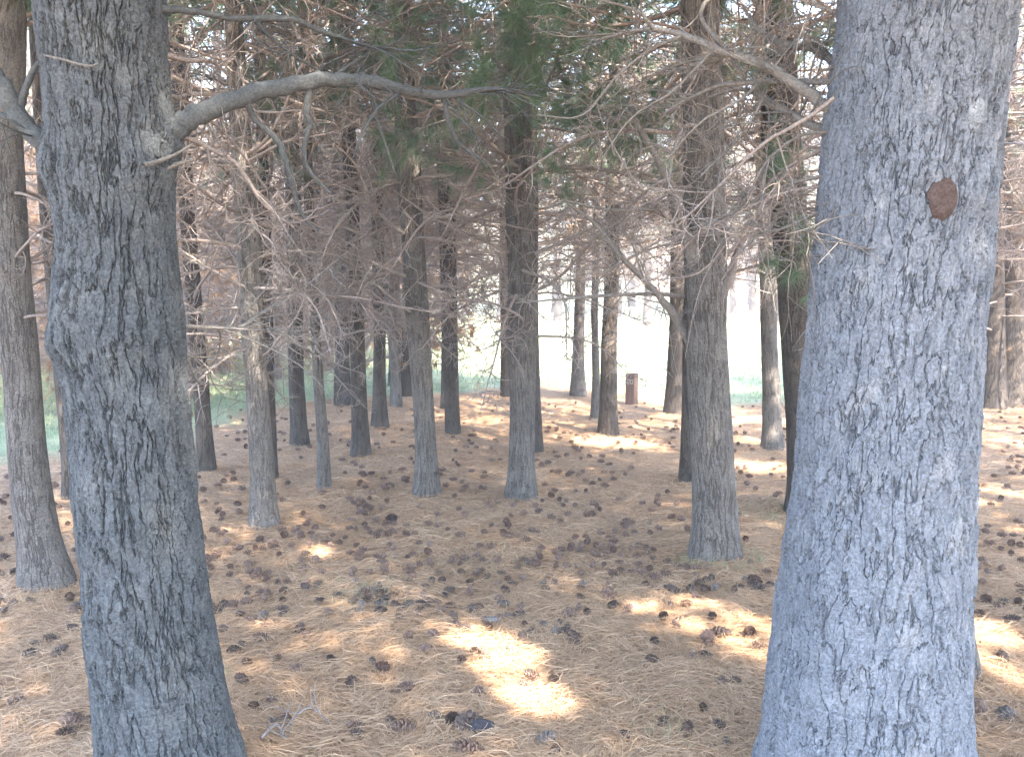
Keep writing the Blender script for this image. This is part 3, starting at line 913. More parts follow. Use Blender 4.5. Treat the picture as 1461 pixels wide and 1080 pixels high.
B('pine_tree', 582, [(0, 628, 640), (300, 630, 642), (480, 630, 641), (582, 629, 642)], BD,
  'dark thin far pine trunk peeking out behind the dark straight one', 16, z0=1.6, per=3)
B('pine_tree', 647, [(0, 480, 500), (300, 492, 512), (480, 499, 520), (560, 501, 523), (620, 502, 527), (647, 500, 530)], BD,
  'dark brown pine trunk, nearest of the three left of the leaning trunk', 17, z0=1.3, per=5)
B('pine_tree', 607, [(0, 525, 540), (300, 530, 547), (480, 533, 550), (560, 532, 551), (607, 530, 554)], BD,
  'dark pine trunk, middle one of the three left of the leaning trunk', 18, z0=1.3)
B('pine_tree', 579, [(0, 530, 545), (300, 543, 556), (420, 549, 562), (480, 553, 567), (540, 557, 572), (579, 556, 575)], BM,
  'bent far pine trunk, last of the three left of the leaning trunk', 19, z0=1.4)
B('pine_tree', 695, [(0, 425, 437), (300, 434, 448), (450, 442, 456), (550, 447, 462), (620, 452, 468), (695, 452, 473)], BM,
  'thin crooked pine trunk with pale dead twigs in the left of the grove', 20, z0=1.15, per=5, step=.3)
B('pine_tree', 635, [(0, 400, 420), (350, 409, 432), (540, 412, 433), (600, 414, 438), (635, 413, 442)], BD,
  'dark pine trunk between the crooked thin trunk and the tall grey one', 21, z0=1.2, per=5)
B('pine_tree', 748, [(-40, 316, 340), (0, 320, 344), (100, 324, 350), (150, 327, 354), (250, 333, 362), (350, 338, 372), (420, 342, 374), (480, 345, 376), (540, 350, 380), (600, 354, 386), (700, 358, 393), (748, 356, 399)], BM,
  'tall grey brown pine trunk right of the thick furrowed trunk', 22, z0=1.15, per=5, step=.3, scale=.9)
B('pine_tree', 682, [(0, 360, 376), (400, 372, 388), (560, 376, 392), (682, 376, 397)], BD,
  'dark pine trunk hidden close behind the tall grey brown trunk', 23, z0=1.2)
B('pine_tree', 670, [(0, 235, 258), (300, 256, 278), (450, 268, 289), (540, 274, 297), (600, 279, 301), (670, 282, 308)], BD,
  'dark pine trunk just right of the thick furrowed trunk', 24, z0=1.1, per=5)
B('pine_tree', 828, [(-40, -8, 36), (0, -12, 36), (100, -14, 34), (200, -16, 30), (300, -14, 36), (400, -8, 42), (470, 0, 50), (540, 8, 56), (620, 12, 62), (700, 18, 72), (780, 28, 86), (828, 30, 102)], BM,
  'stout grey brown pine trunk at the left end of the grove', 25, z0=1.3, per=4, scale=.8)
T25, P25, prof25 = LANDMARKS[-1][1], LANDMARKS[-1][0], LANDMARKS[-1][2]
B('pine_tree', 708, [(0, 40, 62), (300, 57, 79), (450, 70, 92), (600, 84, 106), (680, 90, 112), (708, 90, 116)], BD,
  'dark pine trunk seen between the stout left trunk and the furrowed trunk', 26, z0=1.2, per=4)
B('pine_tree', 577, [(0, 470, 488), (300, 476, 492), (500, 478, 498), (577, 476, 502)], BD,
  'shaded bluish far pine trunk behind the crooked thin trunk', 27, z0=1.4)
B('pine_tree', 577, [(0, 1420, 1446), (300, 1426, 1456), (460, 1430, 1460), (540, 1422, 1460), (577, 1415, 1464)], BD,
  'dark pine with a flared foot at the right end of the grove', 28, z0=1.9)
B('pine_tree', 605, [(0, 1350, 1366), (480, 1364, 1381), (605, 1366, 1384)], BD,
  'dark pine trunk peeking out from behind the thickest trunk, beside the grass', 29, z0=1.9)
B('pine_tree', 952, [(0, 1300, 1340), (400, 1310, 1352), (700, 1324, 1368), (800, 1328, 1376), (900, 1330, 1384), (952, 1328, 1394)], BM,
  'sunlit tan pine trunk almost hidden behind the thickest trunk', 30, z0=2.4, per=3, avoid=lambda q: q[0] < 2.2 or q[1] < 3.6, cz=3.6)


def clear_of_meadow(x, y):
    """the open strip of meadow that shows between the trunks"""
    px = CX + F * x / y
    return (630 < px < 1115 and y > 12.5)


# green needle sprays that hang into the view
def green_sprays(tree, P, prof, specs):
    for h, az, s, k, tilt in specs:
        x, R = prof(P[2] + h)
        o = link('green_branch', GREEN[k % 4], tree, (x, 0, h))
        o.rotation_euler = (0, tilt, az); o.scale = (s, s, s)
        o['label'] = 'branch with green needles'


green_sprays(T5, P5, prof5, [(2.45, -1.7, .62, 0, .1), (1.85, -1.75, .6, 1, .15), (2.0, -1.35, .5, 2, .2), (2.75, -1.9, .6, 3, .1), (3.2, -1.4, .8, 0, .1), (2.9, 3.4, .7, 1, .15)])
green_sprays(T11, P11, prof11, [(2.6, -1.2, .8, 0, .1), (2.8, -2.4, .9, 1, .1), (3.0, .3, .9, 2, .1), (3.1, 3.5, .9, 3, .2), (3.3, -1.6, 1, 1, .1), (3.4, -.6, 1, 2, .1), (2.4, -.3, .7, 3, .15), (2.35, -2.0, .6, 2, .1), (3.5, 2.4, 1, 0, .1), (3.6, -2.8, 1, 3, .1), (3.2, 1.2, 1, 0, .1)])
for k, idx in enumerate((2, 10, 13, 16, 21, 7, 3, 14, 11)):
    q = LANDMARKS[idx]
    rr = np.random.default_rng(40 + k)
    green_sprays(q[1], q[0], q[2], [(rr.uniform(2.5, 3.9) + .16 * max(0, q[0][1] - 6), rr.uniform(0, 6.28), rr.uniform(.7, 1.1), int(rr.integers(4)), rr.uniform(0, .2)) for _ in range(9)])

def tuft(tree, prof, px, py, Y, L, n, seed, base_h):
    c = at(px, py, Y)
    loc = np.array(tree.location)
    r = np.random.default_rng(seed)
    x, R = prof(loc[2] + base_h)
    g = Geo()
    pts = spline([[x, 0, base_h], (c - loc) * [.5, .5, 0] + [0, 0, (base_h + c[2] - loc[2]) / 2 + .05], c - loc], 16)
    g.tube(pts, np.linspace(.008, .003, 16), 5, 1)
    d = pts[-1] - pts[-3]; d /= np.linalg.norm(d)
    needles(g, np.repeat((c - loc)[None], 3, 0) + r.normal(0, .012, (3, 3)), np.repeat(d[None] * .25, 3, 0), n, L, .0034, .8, r, 0)
    o = link('green_branch', g.mesh('green_branch', [M['needle'], M['twig']]), tree)
    o['label'] = 'twig ending in a tuft of long green needles'


for px, py, L, n, sd, bh in [(1112, 242, .17, 70, 1, 2.2), (1100, 372, .17, 70, 2, 1.6), (1130, 392, .14, 50, 3, 1.6), (1135, 318, .16, 40, 4, 2.0), (1105, 215, .13, 40, 5, 2.3), (1150, 345, .15, 40, 6, 1.9)]:
    tuft(T5, prof5, px, py, float(P5[1]) - .75, L, n, sd, bh)

# --- more trees of the same grove that fill the wood behind (trunks mostly hidden by the ones in front)
used = [q[0][:2] for q in LANDMARKS]
SMALL_DEAD = []


def plain_trunk(seed, R=.13, htop=8.5):
    r = np.random.default_rng(seed)
    pts = wander(r, (0, 0, -.3), (r.uniform(-.03, .03), r.uniform(-.03, .03), 1), htop, 12, .02)
    z = np.linspace(0, 1, len(pts))
    g = Geo()
    seg = 14
    sub = spline(pts, 60)
    zz = np.linspace(0, 1, 60)
    rad = R * (1 - .85 * zz) * (1 + .5 * np.exp(-zz * 30))
    g.tube(sub, rad, seg)
    me = g.mesh('trunk', [BD])
    uvl = me.uv_layers.new(name='UVMap')
    li = np.zeros(len(me.loops), np.int32); me.loops.foreach_get('vertex_index', li)
    k = li % seg; j = li // seg
    u = k / seg * 2 * math.pi * R; v = j / 60 * htop
    uvl.data.foreach_set('uv', np.stack([u, v], -1).astype(np.float32).ravel())
    return me, pts


def q_ok(r):
    return r.uniform() < .6


def dead_skirt(seed, z0, z1, R, nb, dead_n=.3):
    r = np.random.default_rng(seed)
    g = Geo()
    cen, dirs = [], []
    for k in range(nb):
        z = z0 + (z1 - z0) * (k + r.uniform()) / nb
        az = k * 2.39996 + r.uniform(-.4, .4)
        L = R * r.uniform(.6, 1.15)
        main = wander(r, (0, 0, z), (math.cos(az), math.sin(az), r.uniform(-.15, .3)), L, 9, .16, -.01)
        g.tube(main, np.linspace(.016, .003, len(main)), 4)
        for q in range(9):
            i = int(r.integers(2, len(main) - 1))
            t = main[i + 1] - main[i] if i + 1 < len(main) else main[i] - main[i - 1]
            t = t / np.linalg.norm(t)
            tw = wander(r, main[i], t * .8 + r.normal(0, .6, 3), L * r.uniform(.2, .42), 4, .4, -.03)
            g.tube(tw, np.linspace(.0055, .002, len(tw)), 3)
            for w in range(3):
                j = int(r.integers(1, 4))
                st = wander(r, tw[j], tw[j + 1] - tw[j] + r.normal(0, .06, 3), L * .16, 2, .5)
                g.tube(st, np.linspace(.003, .0016, len(st)), 3)
            if r.uniform() < dead_n:
                cen.append(tw[-1]); d = tw[-1] - tw[-2]; dirs.append(d / np.linalg.norm(d))
            if dead_n > 1 and q_ok(r):
                for w in (3, 5, 7):
                    cen.append(main[w]); dirs.append(np.array([0, 0, -1.0]) + r.normal(0, .4, 3))
    needles(g, np.array(cen), np.array(dirs), 12, .13, .008, .6, r, 1)
    return g


TR = [plain_trunk(500 + i, R) for i, R in enumerate([.12, .14, .16, .13])]
SKIRT = [dead_skirt(520 + i, 1.0, 5.6, 1.8, 46).mesh('dead_branches', [M['twig'], M['needle_brown']]) for i in range(4)]
LOWSK = [dead_skirt(560 + i, .5, 4.4, 2.0, 64, 1.6).mesh('dead_branches', [M['twig'], M['needle_brown']]) for i in range(3)]
THIN = [crown(580 + i, 3.6, 7.0, 1.5, 22, clus=12, per=14).mesh('crown', [M['needle'], M['twig']]) for i in range(3)]
FARC = [crown(540 + i, 2.2, 9.0, 2.2, 80, clus=16, per=12, width=.011, length=.18).mesh('crown', [M['needle_far'], M['twig']]) for i in range(4)]


for k, (P, t, prof) in enumerate(LANDMARKS):                # the grove edge carries a thick fringe of dead twigs above the meadow
    if P[1] > 8.3 and P[0] > -1.6:
        o = link('dead_branches', SKIRT[k % 4], t, (0, 0, .95 + .12 * (k % 3)))
        o['kind'] = 'stuff'
        o.rotation_euler.z = k * 1.9
        o.scale = (.95, .95, .9)


def wood_tree(x, y, i, label, group, s=1.0, skirt=True, far=False, name='pine_tree', low=False):
    z = float(gz(x, y))
    t = empty(name, (x, y, z), rng.uniform(0, 6.28))
    tag(t, label, 'tree', group)
    t.scale = (s, s, s)
    link('trunk', TR[i % 4][0], t)
    if skirt:
        o = link('dead_branches', LOWSK[i % 3] if low else SKIRT[(i * 3 + 1) % 4], t)
        o['kind'] = 'stuff'
        o.rotation_euler.z = i * 2.1
    o = link('crown', THIN[i % 3] if low else (FARC if far else CROWNS)[(i * 5 + 2) % 4], t)
    o.rotation_euler.z = i * 1.3
    used.append(np.array([x, y]))
    return t


def scatter(n, xr, yr, mind, ok, tries=4000):
    out = []
    for _ in range(tries):
        if len(out) >= n:
            break
        q = np.array([rng.uniform(*xr), rng.uniform(*yr)])
        if not ok(*q):
            continue
        if min([np.hypot(*(q - u)) for u in used + out] + [99]) < mind:
            continue
        out.append(q)
    return out


i = 0
for q in scatter(36, (-15, -1.2), (10.2, 23), 1.4, lambda x, y: abs(x) / y < .8 and not clear_of_meadow(x, y) and CX + F * x / y < 600 and not (y < 11 and x > -3)):
    wood_tree(q[0], q[1], i, 'shadowy pine with bare dead branches deep in the left wood', 'pines deep in the left wood', rng.uniform(.85, 1.1), low=True); i += 1
for q in scatter(5, (6, 13), (9, 13), 1.6, lambda x, y: .56 < x / y < .85):
    wood_tree(q[0], q[1], i, 'shadowy pine with bare dead branches in the right wood', 'pines deep in the right wood', rng.uniform(.7, .8)); i += 1
for q in scatter(26, (9, 30), (29, 44), 2.2, lambda x, y: x / y > .42 and x / y < .85):
    wood_tree(q[0], q[1], i, 'distant pine trunk across the sunny strip on the right', 'pines across the sunny strip', rng.uniform(1, 1.25), far=True); i += 1
for q in scatter(18, (-34, -2), (27, 46), 3.0, lambda x, y: abs(x) / y < .85 and CX + F * x / y < 590):
    wood_tree(q[0], q[1], i, 'sunlit distant pine beyond the left wood', 'sunlit pines beyond the left wood', rng.uniform(1.4, 1.9), far=True); i += 1
for q in scatter(26, (-5, 22), (35, 50), 2.4, lambda x, y: 580 < CX + F * x / y < 1200):
    wood_tree(q[0], q[1], i, 'sunlit pine in the row closing the far side of the meadow', 'sunlit pines across the meadow', rng.uniform(1.2, 1.6), far=True); i += 1
for q in [(6.6, 11.6), (8.6, 14.6), (8.2, 17.0), (10.4, 18.2), (11.5, 21.5), (7.4, 13.2)]:
    wood_tree(q[0], q[1], i, 'shadowy pine with bare dead branches in the right wood', 'pines deep in the right wood', rng.uniform(.9, 1.05)); i += 1
for q in scatter(22, (-12, 30), (62, 90), 4.2, lambda x, y: x / y < .5):
    wood_tree(q[0], q[1], i, 'pale distant pine on the far side of the bright meadow', 'pines beyond the meadow', rng.uniform(1.3, 1.8), far=True); i += 1


# --- trees beside and behind the camera; their crowns shade the grove floor
def shade_tree(x, y, i, label, z0=3.2, ztop=9.0, R=2.3, nb=80):
    p = np.array([x, y, float(gz(x, y))])
    t = empty('pine_tree', p)
    tag(t, label, 'tree', 'pines around the camera')
    link('trunk', TR[i % 4][0], t)
    g = crown(900 + i, z0, ztop, R, nb, base=p, gaps=True, clus=46, per=20, width=.017)
    link('crown', g.mesh('crown', [M['needle'], M['twig']]), t)


for k, (x, y) in enumerate([(2.6, .7), (4.2, 1.9), (3.9, -.6), (6.2, .6), (1.9, -1.8), (5.6, -2.2), (5.9, 3.9), (4.9, 6.2), (3.6, -3.8), (.4, -3.2), (-1.3, -1.6),
                            (-3.2, .2), (-4.6, 2.4), (-3.6, 4.3), (7.8, 6.2)]):
    shade_tree(x, y, k, 'pine standing beside the viewer outside the view, crown overhead')

# ------------------------------------------------------------------ block sun leaks: wherever sun still reaches the near floor or
# the two near trunks, loose needle clumps are added overhead to block that line
def block_sun_leaks(rounds=4):
    hosts = [(np.array(o.location), o) for o in COL.objects if o.parent is None and o.get('group') == 'pines around the camera'] + [(P1, T1), (P2, T2), (P3, T3), (P25, T25), (P11, T11), (P5, T5)]
    pts = []
    for yy in np.arange(2.0, 8.2, .12):
        for xx in np.arange(-.64 * yy - .2, .64 * yy + .2, .12):
            pts.append([xx, yy, float(gz(xx, yy)) + .07])
    for P, prof in ((P1, prof1), (P2, prof2), (P3, prof3), (P25, prof25), (P11, prof11)):
        for h in np.arange(.1, 2.75, .09):
            x, R = prof(P[2] + h)
            for a_ in (-150, -135, -120, -105, -90, -75, -60, -45, -30):
                a_ = math.radians(a_)
                pts.append([P[0] + x + math.cos(a_) * (R + .03), P[1] + math.sin(a_) * (R + .03), P[2] + h])
    pts = np.array(pts)
    r = np.random.default_rng(3)
    S = Vector(SUN)
    for k in range(rounds):
        bpy.context.view_layer.update()
        dg = bpy.context.evaluated_depsgraph_get()
        q = pts + r.normal(0, .03, pts.shape) * [1, 1, 0]
        q = q[~in_gap(q, .02)]
        grow = {}
        for p in q:
            if scene.ray_cast(dg, Vector(p), S, distance=40)[0]:
                continue
            best = None
            for z in r.uniform(3.6, 7.6, 7):
                c = p + SUN * ((z - p[2]) / SUN[2])
                d = [np.hypot(*(c[:2] - h[0][:2])) for h in hosts]
                j = int(np.argmin(d))
                if best is None or d[j] < best[0]:
                    best = (d[j], j, c)
            grow.setdefault(best[1], []).append(best[2])
        n = 0
        for j, cs in grow.items():
            c = np.repeat(np.array(cs), 3, 0) + r.normal(0, .05, (len(cs) * 3, 3))
            c = c[~in_gap(c, .07)]
            if not len(c):
                continue
            n += len(c)
            loc, host = hosts[j]
            out = c - loc; out[:, 2] = .2; out /= np.linalg.norm(out, axis=1)[:, None]
            g = Geo()
            needles(g, c - loc, out, 22, .15, .017, .6, r, 0)
            link('sun_block_needles', g.mesh('sun_block_needles', [M['needle']]), host)
        print('block_sun_leaks', k, n)


block_sun_leaks()

# ------------------------------------------------------------------ short wooden post
pp = ground_at(901, 577)
pt = empty('marker_post', pp, math.radians(-38))
tag(pt, 'short square reddish brown wooden post with a white number at the grove edge', 'post')
s_px = pp[1] / F
hh = 45 * s_px * 1.0
wf, ws = 0.145, 0.115
g = Geo()
bev = .008
ring = np.array([[-wf + bev, -ws], [wf - bev, -ws], [wf, -ws + bev], [wf, ws - bev], [wf - bev, ws], [-wf + bev, ws], [-wf, ws - bev], [-wf, -ws + bev]]) * .5
lev = [(-.2, 1, 0), (hh - .012, 1, 0), (hh, .93, 0)]
vs, fs = [], []
for z, s, _ in lev:
    for a_, b_ in ring:
        vs.append([a_ * s, b_ * s, z + (0.012 * a_ / wf if z > 0 else 0)])
for L_ in range(2):
    for k in range(8):
        fs.append([L_ * 8 + k, L_ * 8 + (k + 1) % 8, L_ * 8 + 8 + (k + 1) % 8, L_ * 8 + 8 + k])
g.add(vs, fs)
top = [[16 + k for k in range(8)]]
g.add([vs[16 + k] for k in range(8)], [[0, 1, 2, 7], [7, 2, 3, 6], [6, 3, 4, 5]])
mt = NT('post_wood')
geo = mt.n('TexCoord').outputs['Object']
stv = mt.n('VectorMath', operation='MULTIPLY'); mt.l(geo, stv.inputs[0]); stv.inputs[1].default_value = (60, 60, 4)
nz = mt.noise(stv.outputs[0], 1.0, 4, .6).outputs[0]
colr = mt.mix(mt.ramp(nz, [(.3, 0.0), (.7, 1.0)]), (.10, .062, .05), (.17, .115, .095))
mt.l(mt.bsdf(colr, .75, .3).outputs[0], mt.out.inputs['Surface'])
link('post_body', g.mesh('post_body', [mt.mat], False), pt)
# the painted number 20, built of flat strokes proud of the face
wm = NT('white_paint'); wm.l(wm.bsdf((.42, .41, .39), .6).outputs[0], wm.out.inputs['Surface'])
g = Geo()


def stroke(x0, z0, x1, z1, yf):
    d = .0025
    v = [[x0, yf, z0], [x1, yf, z0], [x1, yf, z1], [x0, yf, z1], [x0, yf - d, z0], [x1, yf - d, z0], [x1, yf - d, z1], [x0, yf - d, z1]]
    g.add(v, [[4, 5, 6, 7], [0, 1, 5, 4], [1, 2, 6, 5], [2, 3, 7, 6], [3, 0, 4, 7]])


yf = -ws / 2 - .0015
zc, dw, dh, sw = hh * .74, .044, .064, .009
xa = -.045
stroke(xa, zc + dh / 2 - sw, xa + dw, zc + dh / 2, yf); stroke(xa + dw - sw, zc + sw / 2, xa + dw, zc + dh / 2 - sw, yf)
stroke(xa, zc - sw / 2, xa + dw, zc + sw / 2, yf); stroke(xa, zc - dh / 2 + sw, xa + sw, zc - sw / 2, yf); stroke(xa, zc - dh / 2, xa + dw, zc - dh / 2 + sw, yf)
xb = .010
stroke(xb, zc + dh / 2 - sw, xb + dw, zc + dh / 2, yf); stroke(xb, zc - dh / 2, xb + dw, zc - dh / 2 + sw, yf)
stroke(xb, zc - dh / 2 + sw, xb + sw, zc + dh / 2 - sw, yf); stroke(xb + dw - sw, zc - dh / 2 + sw, xb + dw, zc + dh / 2 - sw, yf)
link('painted_number', g.mesh('painted_number', [wm.mat], False), pt)

# ------------------------------------------------------------------ needle litter, grass
def straw(n, seed, ylo, yhi, wid, lmin, lmax, name):
    r = np.random.default_rng(seed)
    # density falls with distance
    yy = ylo * (yhi / ylo) ** r.uniform(0, 1, n)
    xx = r.uniform(-1, 1, n) * (0.66 * yy + 0.5)
    keep = grass_mask(xx, yy) < r.uniform(.25, 1, n)
    xx, yy = xx[keep], yy[keep]; n = len(xx)
    th = 2.6 * vnoise(xx * 2.2, yy * 2.2, seed=21) + 1.2 * vnoise(xx * 7, yy * 7, seed=22) + r.normal(0, .85, n) + .4
    ln = r.uniform(lmin, lmax, n)
    cur = r.normal(0, .7, n)
    lift = np.abs(r.normal(0, .007, n)) + .003
    arch = np.abs(r.normal(0, .009, n))
    S = np.linspace(-.5, .5, 5)
    P = []
    for s in S:
        a_ = th + cur * s
        x = xx + np.cos(a_) * ln * s; y_ = yy + np.sin(a_) * ln * s
        z = gz(x, y_) + lift + arch * (1 - (2 * s) ** 2)
        P.append(np.stack([x, y_, z], -1))
    P = np.stack(P, 1)
    side = np.stack([-np.sin(th), np.cos(th), r.normal(0, .5, n)], -1)
    w = (wid * (.6 + .25 * yy / 3) * .5)[:, None, None] * np.array([.7, 1, 1, 1, .4])[None, :, None] * side[:, None]
    V = np.stack([P + w, P - w], 2).reshape(-1, 3)
    b = np.arange(n)[:, None] * 10 + np.arange(4)[None, :] * 2
    fcs = np.stack([b, b + 1, b + 3, b + 2], -1).reshape(-1, 4)
    g = Geo(); g.add(V, fcs)
    o = link(name, g.mesh(name, [M['straw']]))
    o['kind'] = 'stuff'
    o['label'] = 'dry tan pine needles matted over the grove floor'
    o['category'] = 'needle litter'
    return o


straw(190000, 61, 1.5, 12.5, .0015, .06, .16, 'needle_litter')


def blades(n, seed, name):
    r = np.random.default_rng(seed)
    xx = np.empty(0); yy = np.empty(0)
    y_ = 5 * (34 / 5) ** r.uniform(0, 1, n * 2)
    x_ = r.uniform(-1, 1, n * 2) * (.66 * y_ + 1)
    m_ = grass_mask(x_, y_)
    k = m_ > r.uniform(.3, 1.0, n * 2)
    xx, yy = x_[k][:n], y_[k][:n]
    tx, ty = ground_at(1025, 790)[:2]
    ang = r.uniform(0, 6.28, 260); rad = .17 + np.abs(r.normal(0, .05, 260))
    front = np.sin(ang) < .3
    xx = np.concatenate([xx, tx + np.cos(ang[front]) * rad[front]]); yy = np.concatenate([yy, ty + np.sin(ang[front]) * rad[front]])
    for cpx, cpy, cn, cr in [(515, 850, 120, .14), (690, 800, 60, .15), (320, 967, 14, .025), (1410, 918, 40, .08), (950, 1045, 26, .05), (1110, 735, 160, .2)]:
        c = ground_at(cpx, cpy)
        xx = np.concatenate([xx, c[0] + r.normal(0, cr, cn)]); yy = np.concatenate([yy, c[1] + r.normal(0, cr, cn)])
    n = len(xx)
    h = r.uniform(.03, .085, n) * np.clip(yy / 10, .8, 1.4)
    th = r.uniform(0, 6.28, n)
    wv = np.stack([np.cos(th), np.sin(th), 0 * th], -1) * (.0022 * np.clip(yy / 6, .6, 3))[:, None]
    dv = np.stack([np.cos(th + 1.4) * r.normal(0, .5, n), np.sin(th + 1.4) * r.normal(0, .5, n), np.ones(n)], -1)
    b0 = np.stack([xx, yy, gz(xx, yy) - .004], -1)
    m1 = b0 + dv * h[:, None] * .55
    tp = b0 + (dv * [1.7, 1.7, .9]) * h[:, None]
    V = np.stack([b0 - wv, b0 + wv, m1 + wv * .7, m1 - wv * .7, tp], 1).reshape(-1, 3)
    b = np.arange(n)[:, None] * 5
    g = Geo()
    g.add(V, np.concatenate([b, b + 1, b + 2, b + 3], 1))
    f3 = np.concatenate([b + 3, b + 2, b + 4], 1)
    g.f.append(np.concatenate([f3, -np.ones((n, 1), np.int64)], 1)); g.m.append(np.zeros(n, np.int32))
    o = link(name, g.mesh(name, [M['grass']]))
    o['kind'] = 'stuff'
    o['label'] = 'thin green grass growing round the edge of the grove'
    o['category'] = 'grass'


blades(60000, 71, 'grass')

# ------------------------------------------------------------------ pine cones
def cone_geo(seed, L=.085, W=.066, n=46, openness=1.0, low=False):
    r = np.random.default_rng(seed)
    g = Geo()
    u = np.linspace(0, math.pi, 7 if not low else 5)
    core = np.stack([-np.cos(u) * L * .42, 0 * u, 0 * u], -1)
    g.tube(core, np.maximum(.001, np.sin(u) * W * .22), 8 if not low else 5)
    for k in range(n):
        f = (k + .5) / n
        a_ = k * 2.39996
        x = (-.40 + .84 * f) * L
        prof = math.sin(math.pi * min(1, .16 + .80 * f)) ** .8
        R0, R1 = W * .16 * prof + .002, W * .5 * prof * (.9 + .2 * r.uniform()) * (.75 + .25 * openness)
        lean = (.10 + .30 * f) * L * openness * (.5 if f < .15 else 1)
        rad = np.array([0, math.cos(a_), math.sin(a_)]); tan = np.array([0, -math.sin(a_), math.cos(a_)]); ax = np.array([1.0, 0, 0])
        w = (.0052 + .0042 * prof) * (L / .085)
        th = .0022
        p0 = ax * x + rad * R0; p1 = ax * (x + lean * .5) + rad * R1 * .82; p2 = ax * (x + lean * .75) + rad * R1
        V = [p0 - tan * w * .4, p0 + tan * w * .4, p1 + tan * w, p1 - tan * w, p2 + tan * w * .45, p2 - tan * w * .45,
             p1 + tan * w * .9 - ax * th * 1.6, p1 - tan * w * .9 - ax * th * 1.6, p2 - ax * th * 2.4]
        g.add(V, [[0, 1, 2, 3], [3, 2, 4, 5], [5, 4, 8, 8], [3, 5, 8, 7], [4, 2, 6, 8], [0, 3, 7, 7], [2, 1, 6, 6], [7, 8, 6, 6], [0, 7, 6, 1]])
    return g


def fix_tris(g):
    for k, f in enumerate(g.f):
        bad = f[:, 2] == f[:, 3]
        f[bad, 3] = -1
    return g


CONES = {}
for nm, mat in (('brown', M['cone_brown']), ('dark', M['cone_dark']), ('grey', M['cone_grey'])):
    CONES[nm] = [fix_tris(cone_geo(700 + i, .082 + .006 * i, .060 + .004 * i, openness=op)).mesh('pine_cone', [mat], False) for i, op in enumerate((1.0, .75, .9))]

cone_n = 0


def where(p):
    """names the nearest landmark for the label of a cone"""
    marks = [(P1, 'thick furrowed trunk'), (P2, 'thickest pale trunk'), (P3, 'grass tufted trunk'), (P11, 'middle trunk'),
             (P25, 'stout leftmost trunk')] + [(LANDMARKS[k][0], nm) for k, nm in
             ((13, 'leaning trunk'), (21, 'tall grey brown trunk'), (19, 'thin crooked trunk'), (7, 'trunk beside the wooden post'), (5, 'sun dappled thin trunk'), (27, 'flared right end trunk'))]
    d = [np.hypot(*(p[:2] - m_[0][:2])) for m_ in marks]
    k = int(np.argmin(d))
    side = 'in front of' if p[1] < marks[k][0][1] - .25 else ('behind' if p[1] > marks[k][0][1] + .25 else 'beside')
    hori = '' if abs(p[0] - marks[k][0][0]) < .5 else (' to the left' if p[0] < marks[k][0][0] else ' to the right')
    return side + ' the ' + marks[k][1] + hori.replace(' to the left', ', left').replace(' to the right', ', right')


def cone(p, kind, s=1.0, label=None):
    global cone_n
    me = CONES[kind][cone_n % 3]
    z = float(gz(p[0], p[1]))
    o = link('pine_cone', me, None, (p[0], p[1], z + .014 * s))
    o.rotation_euler = (rng.uniform(0, 6.28), rng.uniform(-.5, .5), rng.uniform(0, 6.28))
    o.scale = (s, s, s)
    w = where(np.array(p))
    look = {'brown': 'brown pine cone', 'dark': 'dark pine cone', 'grey': 'weathered grey pine cone'}[kind]
    if label is None:
        tag(o, look + ' ' + w, 'pine cone', look + 's ' + w)
    else:
        tag(o, label, 'pine cone')
    cone_n += 1
    return o


SPECIAL = [(1010, 917, 'brown', 1.1, 'brown cone, left one of the touching pair beside the bright sun streak'),
           (1024, 908, 'dark', 1.1, 'dark cone, right one of the touching pair beside the bright sun streak'),
           (1070, 906, 'brown', .9, 'brown cone at the lower edge of the bright sun streak'),
           (818, 912, 'brown', 1.0, 'lone dark brown cone between the two bright sun patches'),
           (545, 956, 'brown', .95, 'reddish brown cone left of the long sun patch'),
           (105, 1033, 'brown', 1.0, 'brown cone lying left of the foot of the furrowed trunk'),
           (1392, 1016, 'brown', 1.2, 'large open brown cone right of the foot of the thickest trunk'),
           (1434, 1024, 'grey', 1.0, 'bluish grey cone near the lower right corner'),
           (668, 1037, 'dark', 1.25, 'big dark cone at the front below the long sun patch'),
           (645, 1030, 'dark', .9, 'small dark cone touching the big one at the front'),
           (580, 1042, 'brown', 1.0, 'brown cone at the front left of the big dark one'),
           (672, 1074, 'brown', 1.0, 'brown cone cut off by the bottom edge below the big dark one'),
           (558, 744, 'dark', 1.3, 'black looking cone standing out alone left of the middle'),
           (1407, 858, 'brown', .9, 'round brown cone in the shade right of the thickest trunk'),
           (1076, 833, 'brown', 1.1, 'upper brown cone of a loose cluster left of the thickest trunk'),
           (1082, 841, 'dark', 1.0, 'lower dark cone of a loose cluster left of the thickest trunk'),
           (868, 852, 'brown', 1.0, 'reddish cone in the middle of the upper sun streak'),
           (692, 938, 'brown', .8, 'small brown cone half buried in the long sun patch')]
for px, py, kind, s, lab in SPECIAL:
    cone(ground_at(px, py), kind, s, lab)
spots = []
pr = np.random.default_rng(77)
want = 283
tries = 0
cand = []
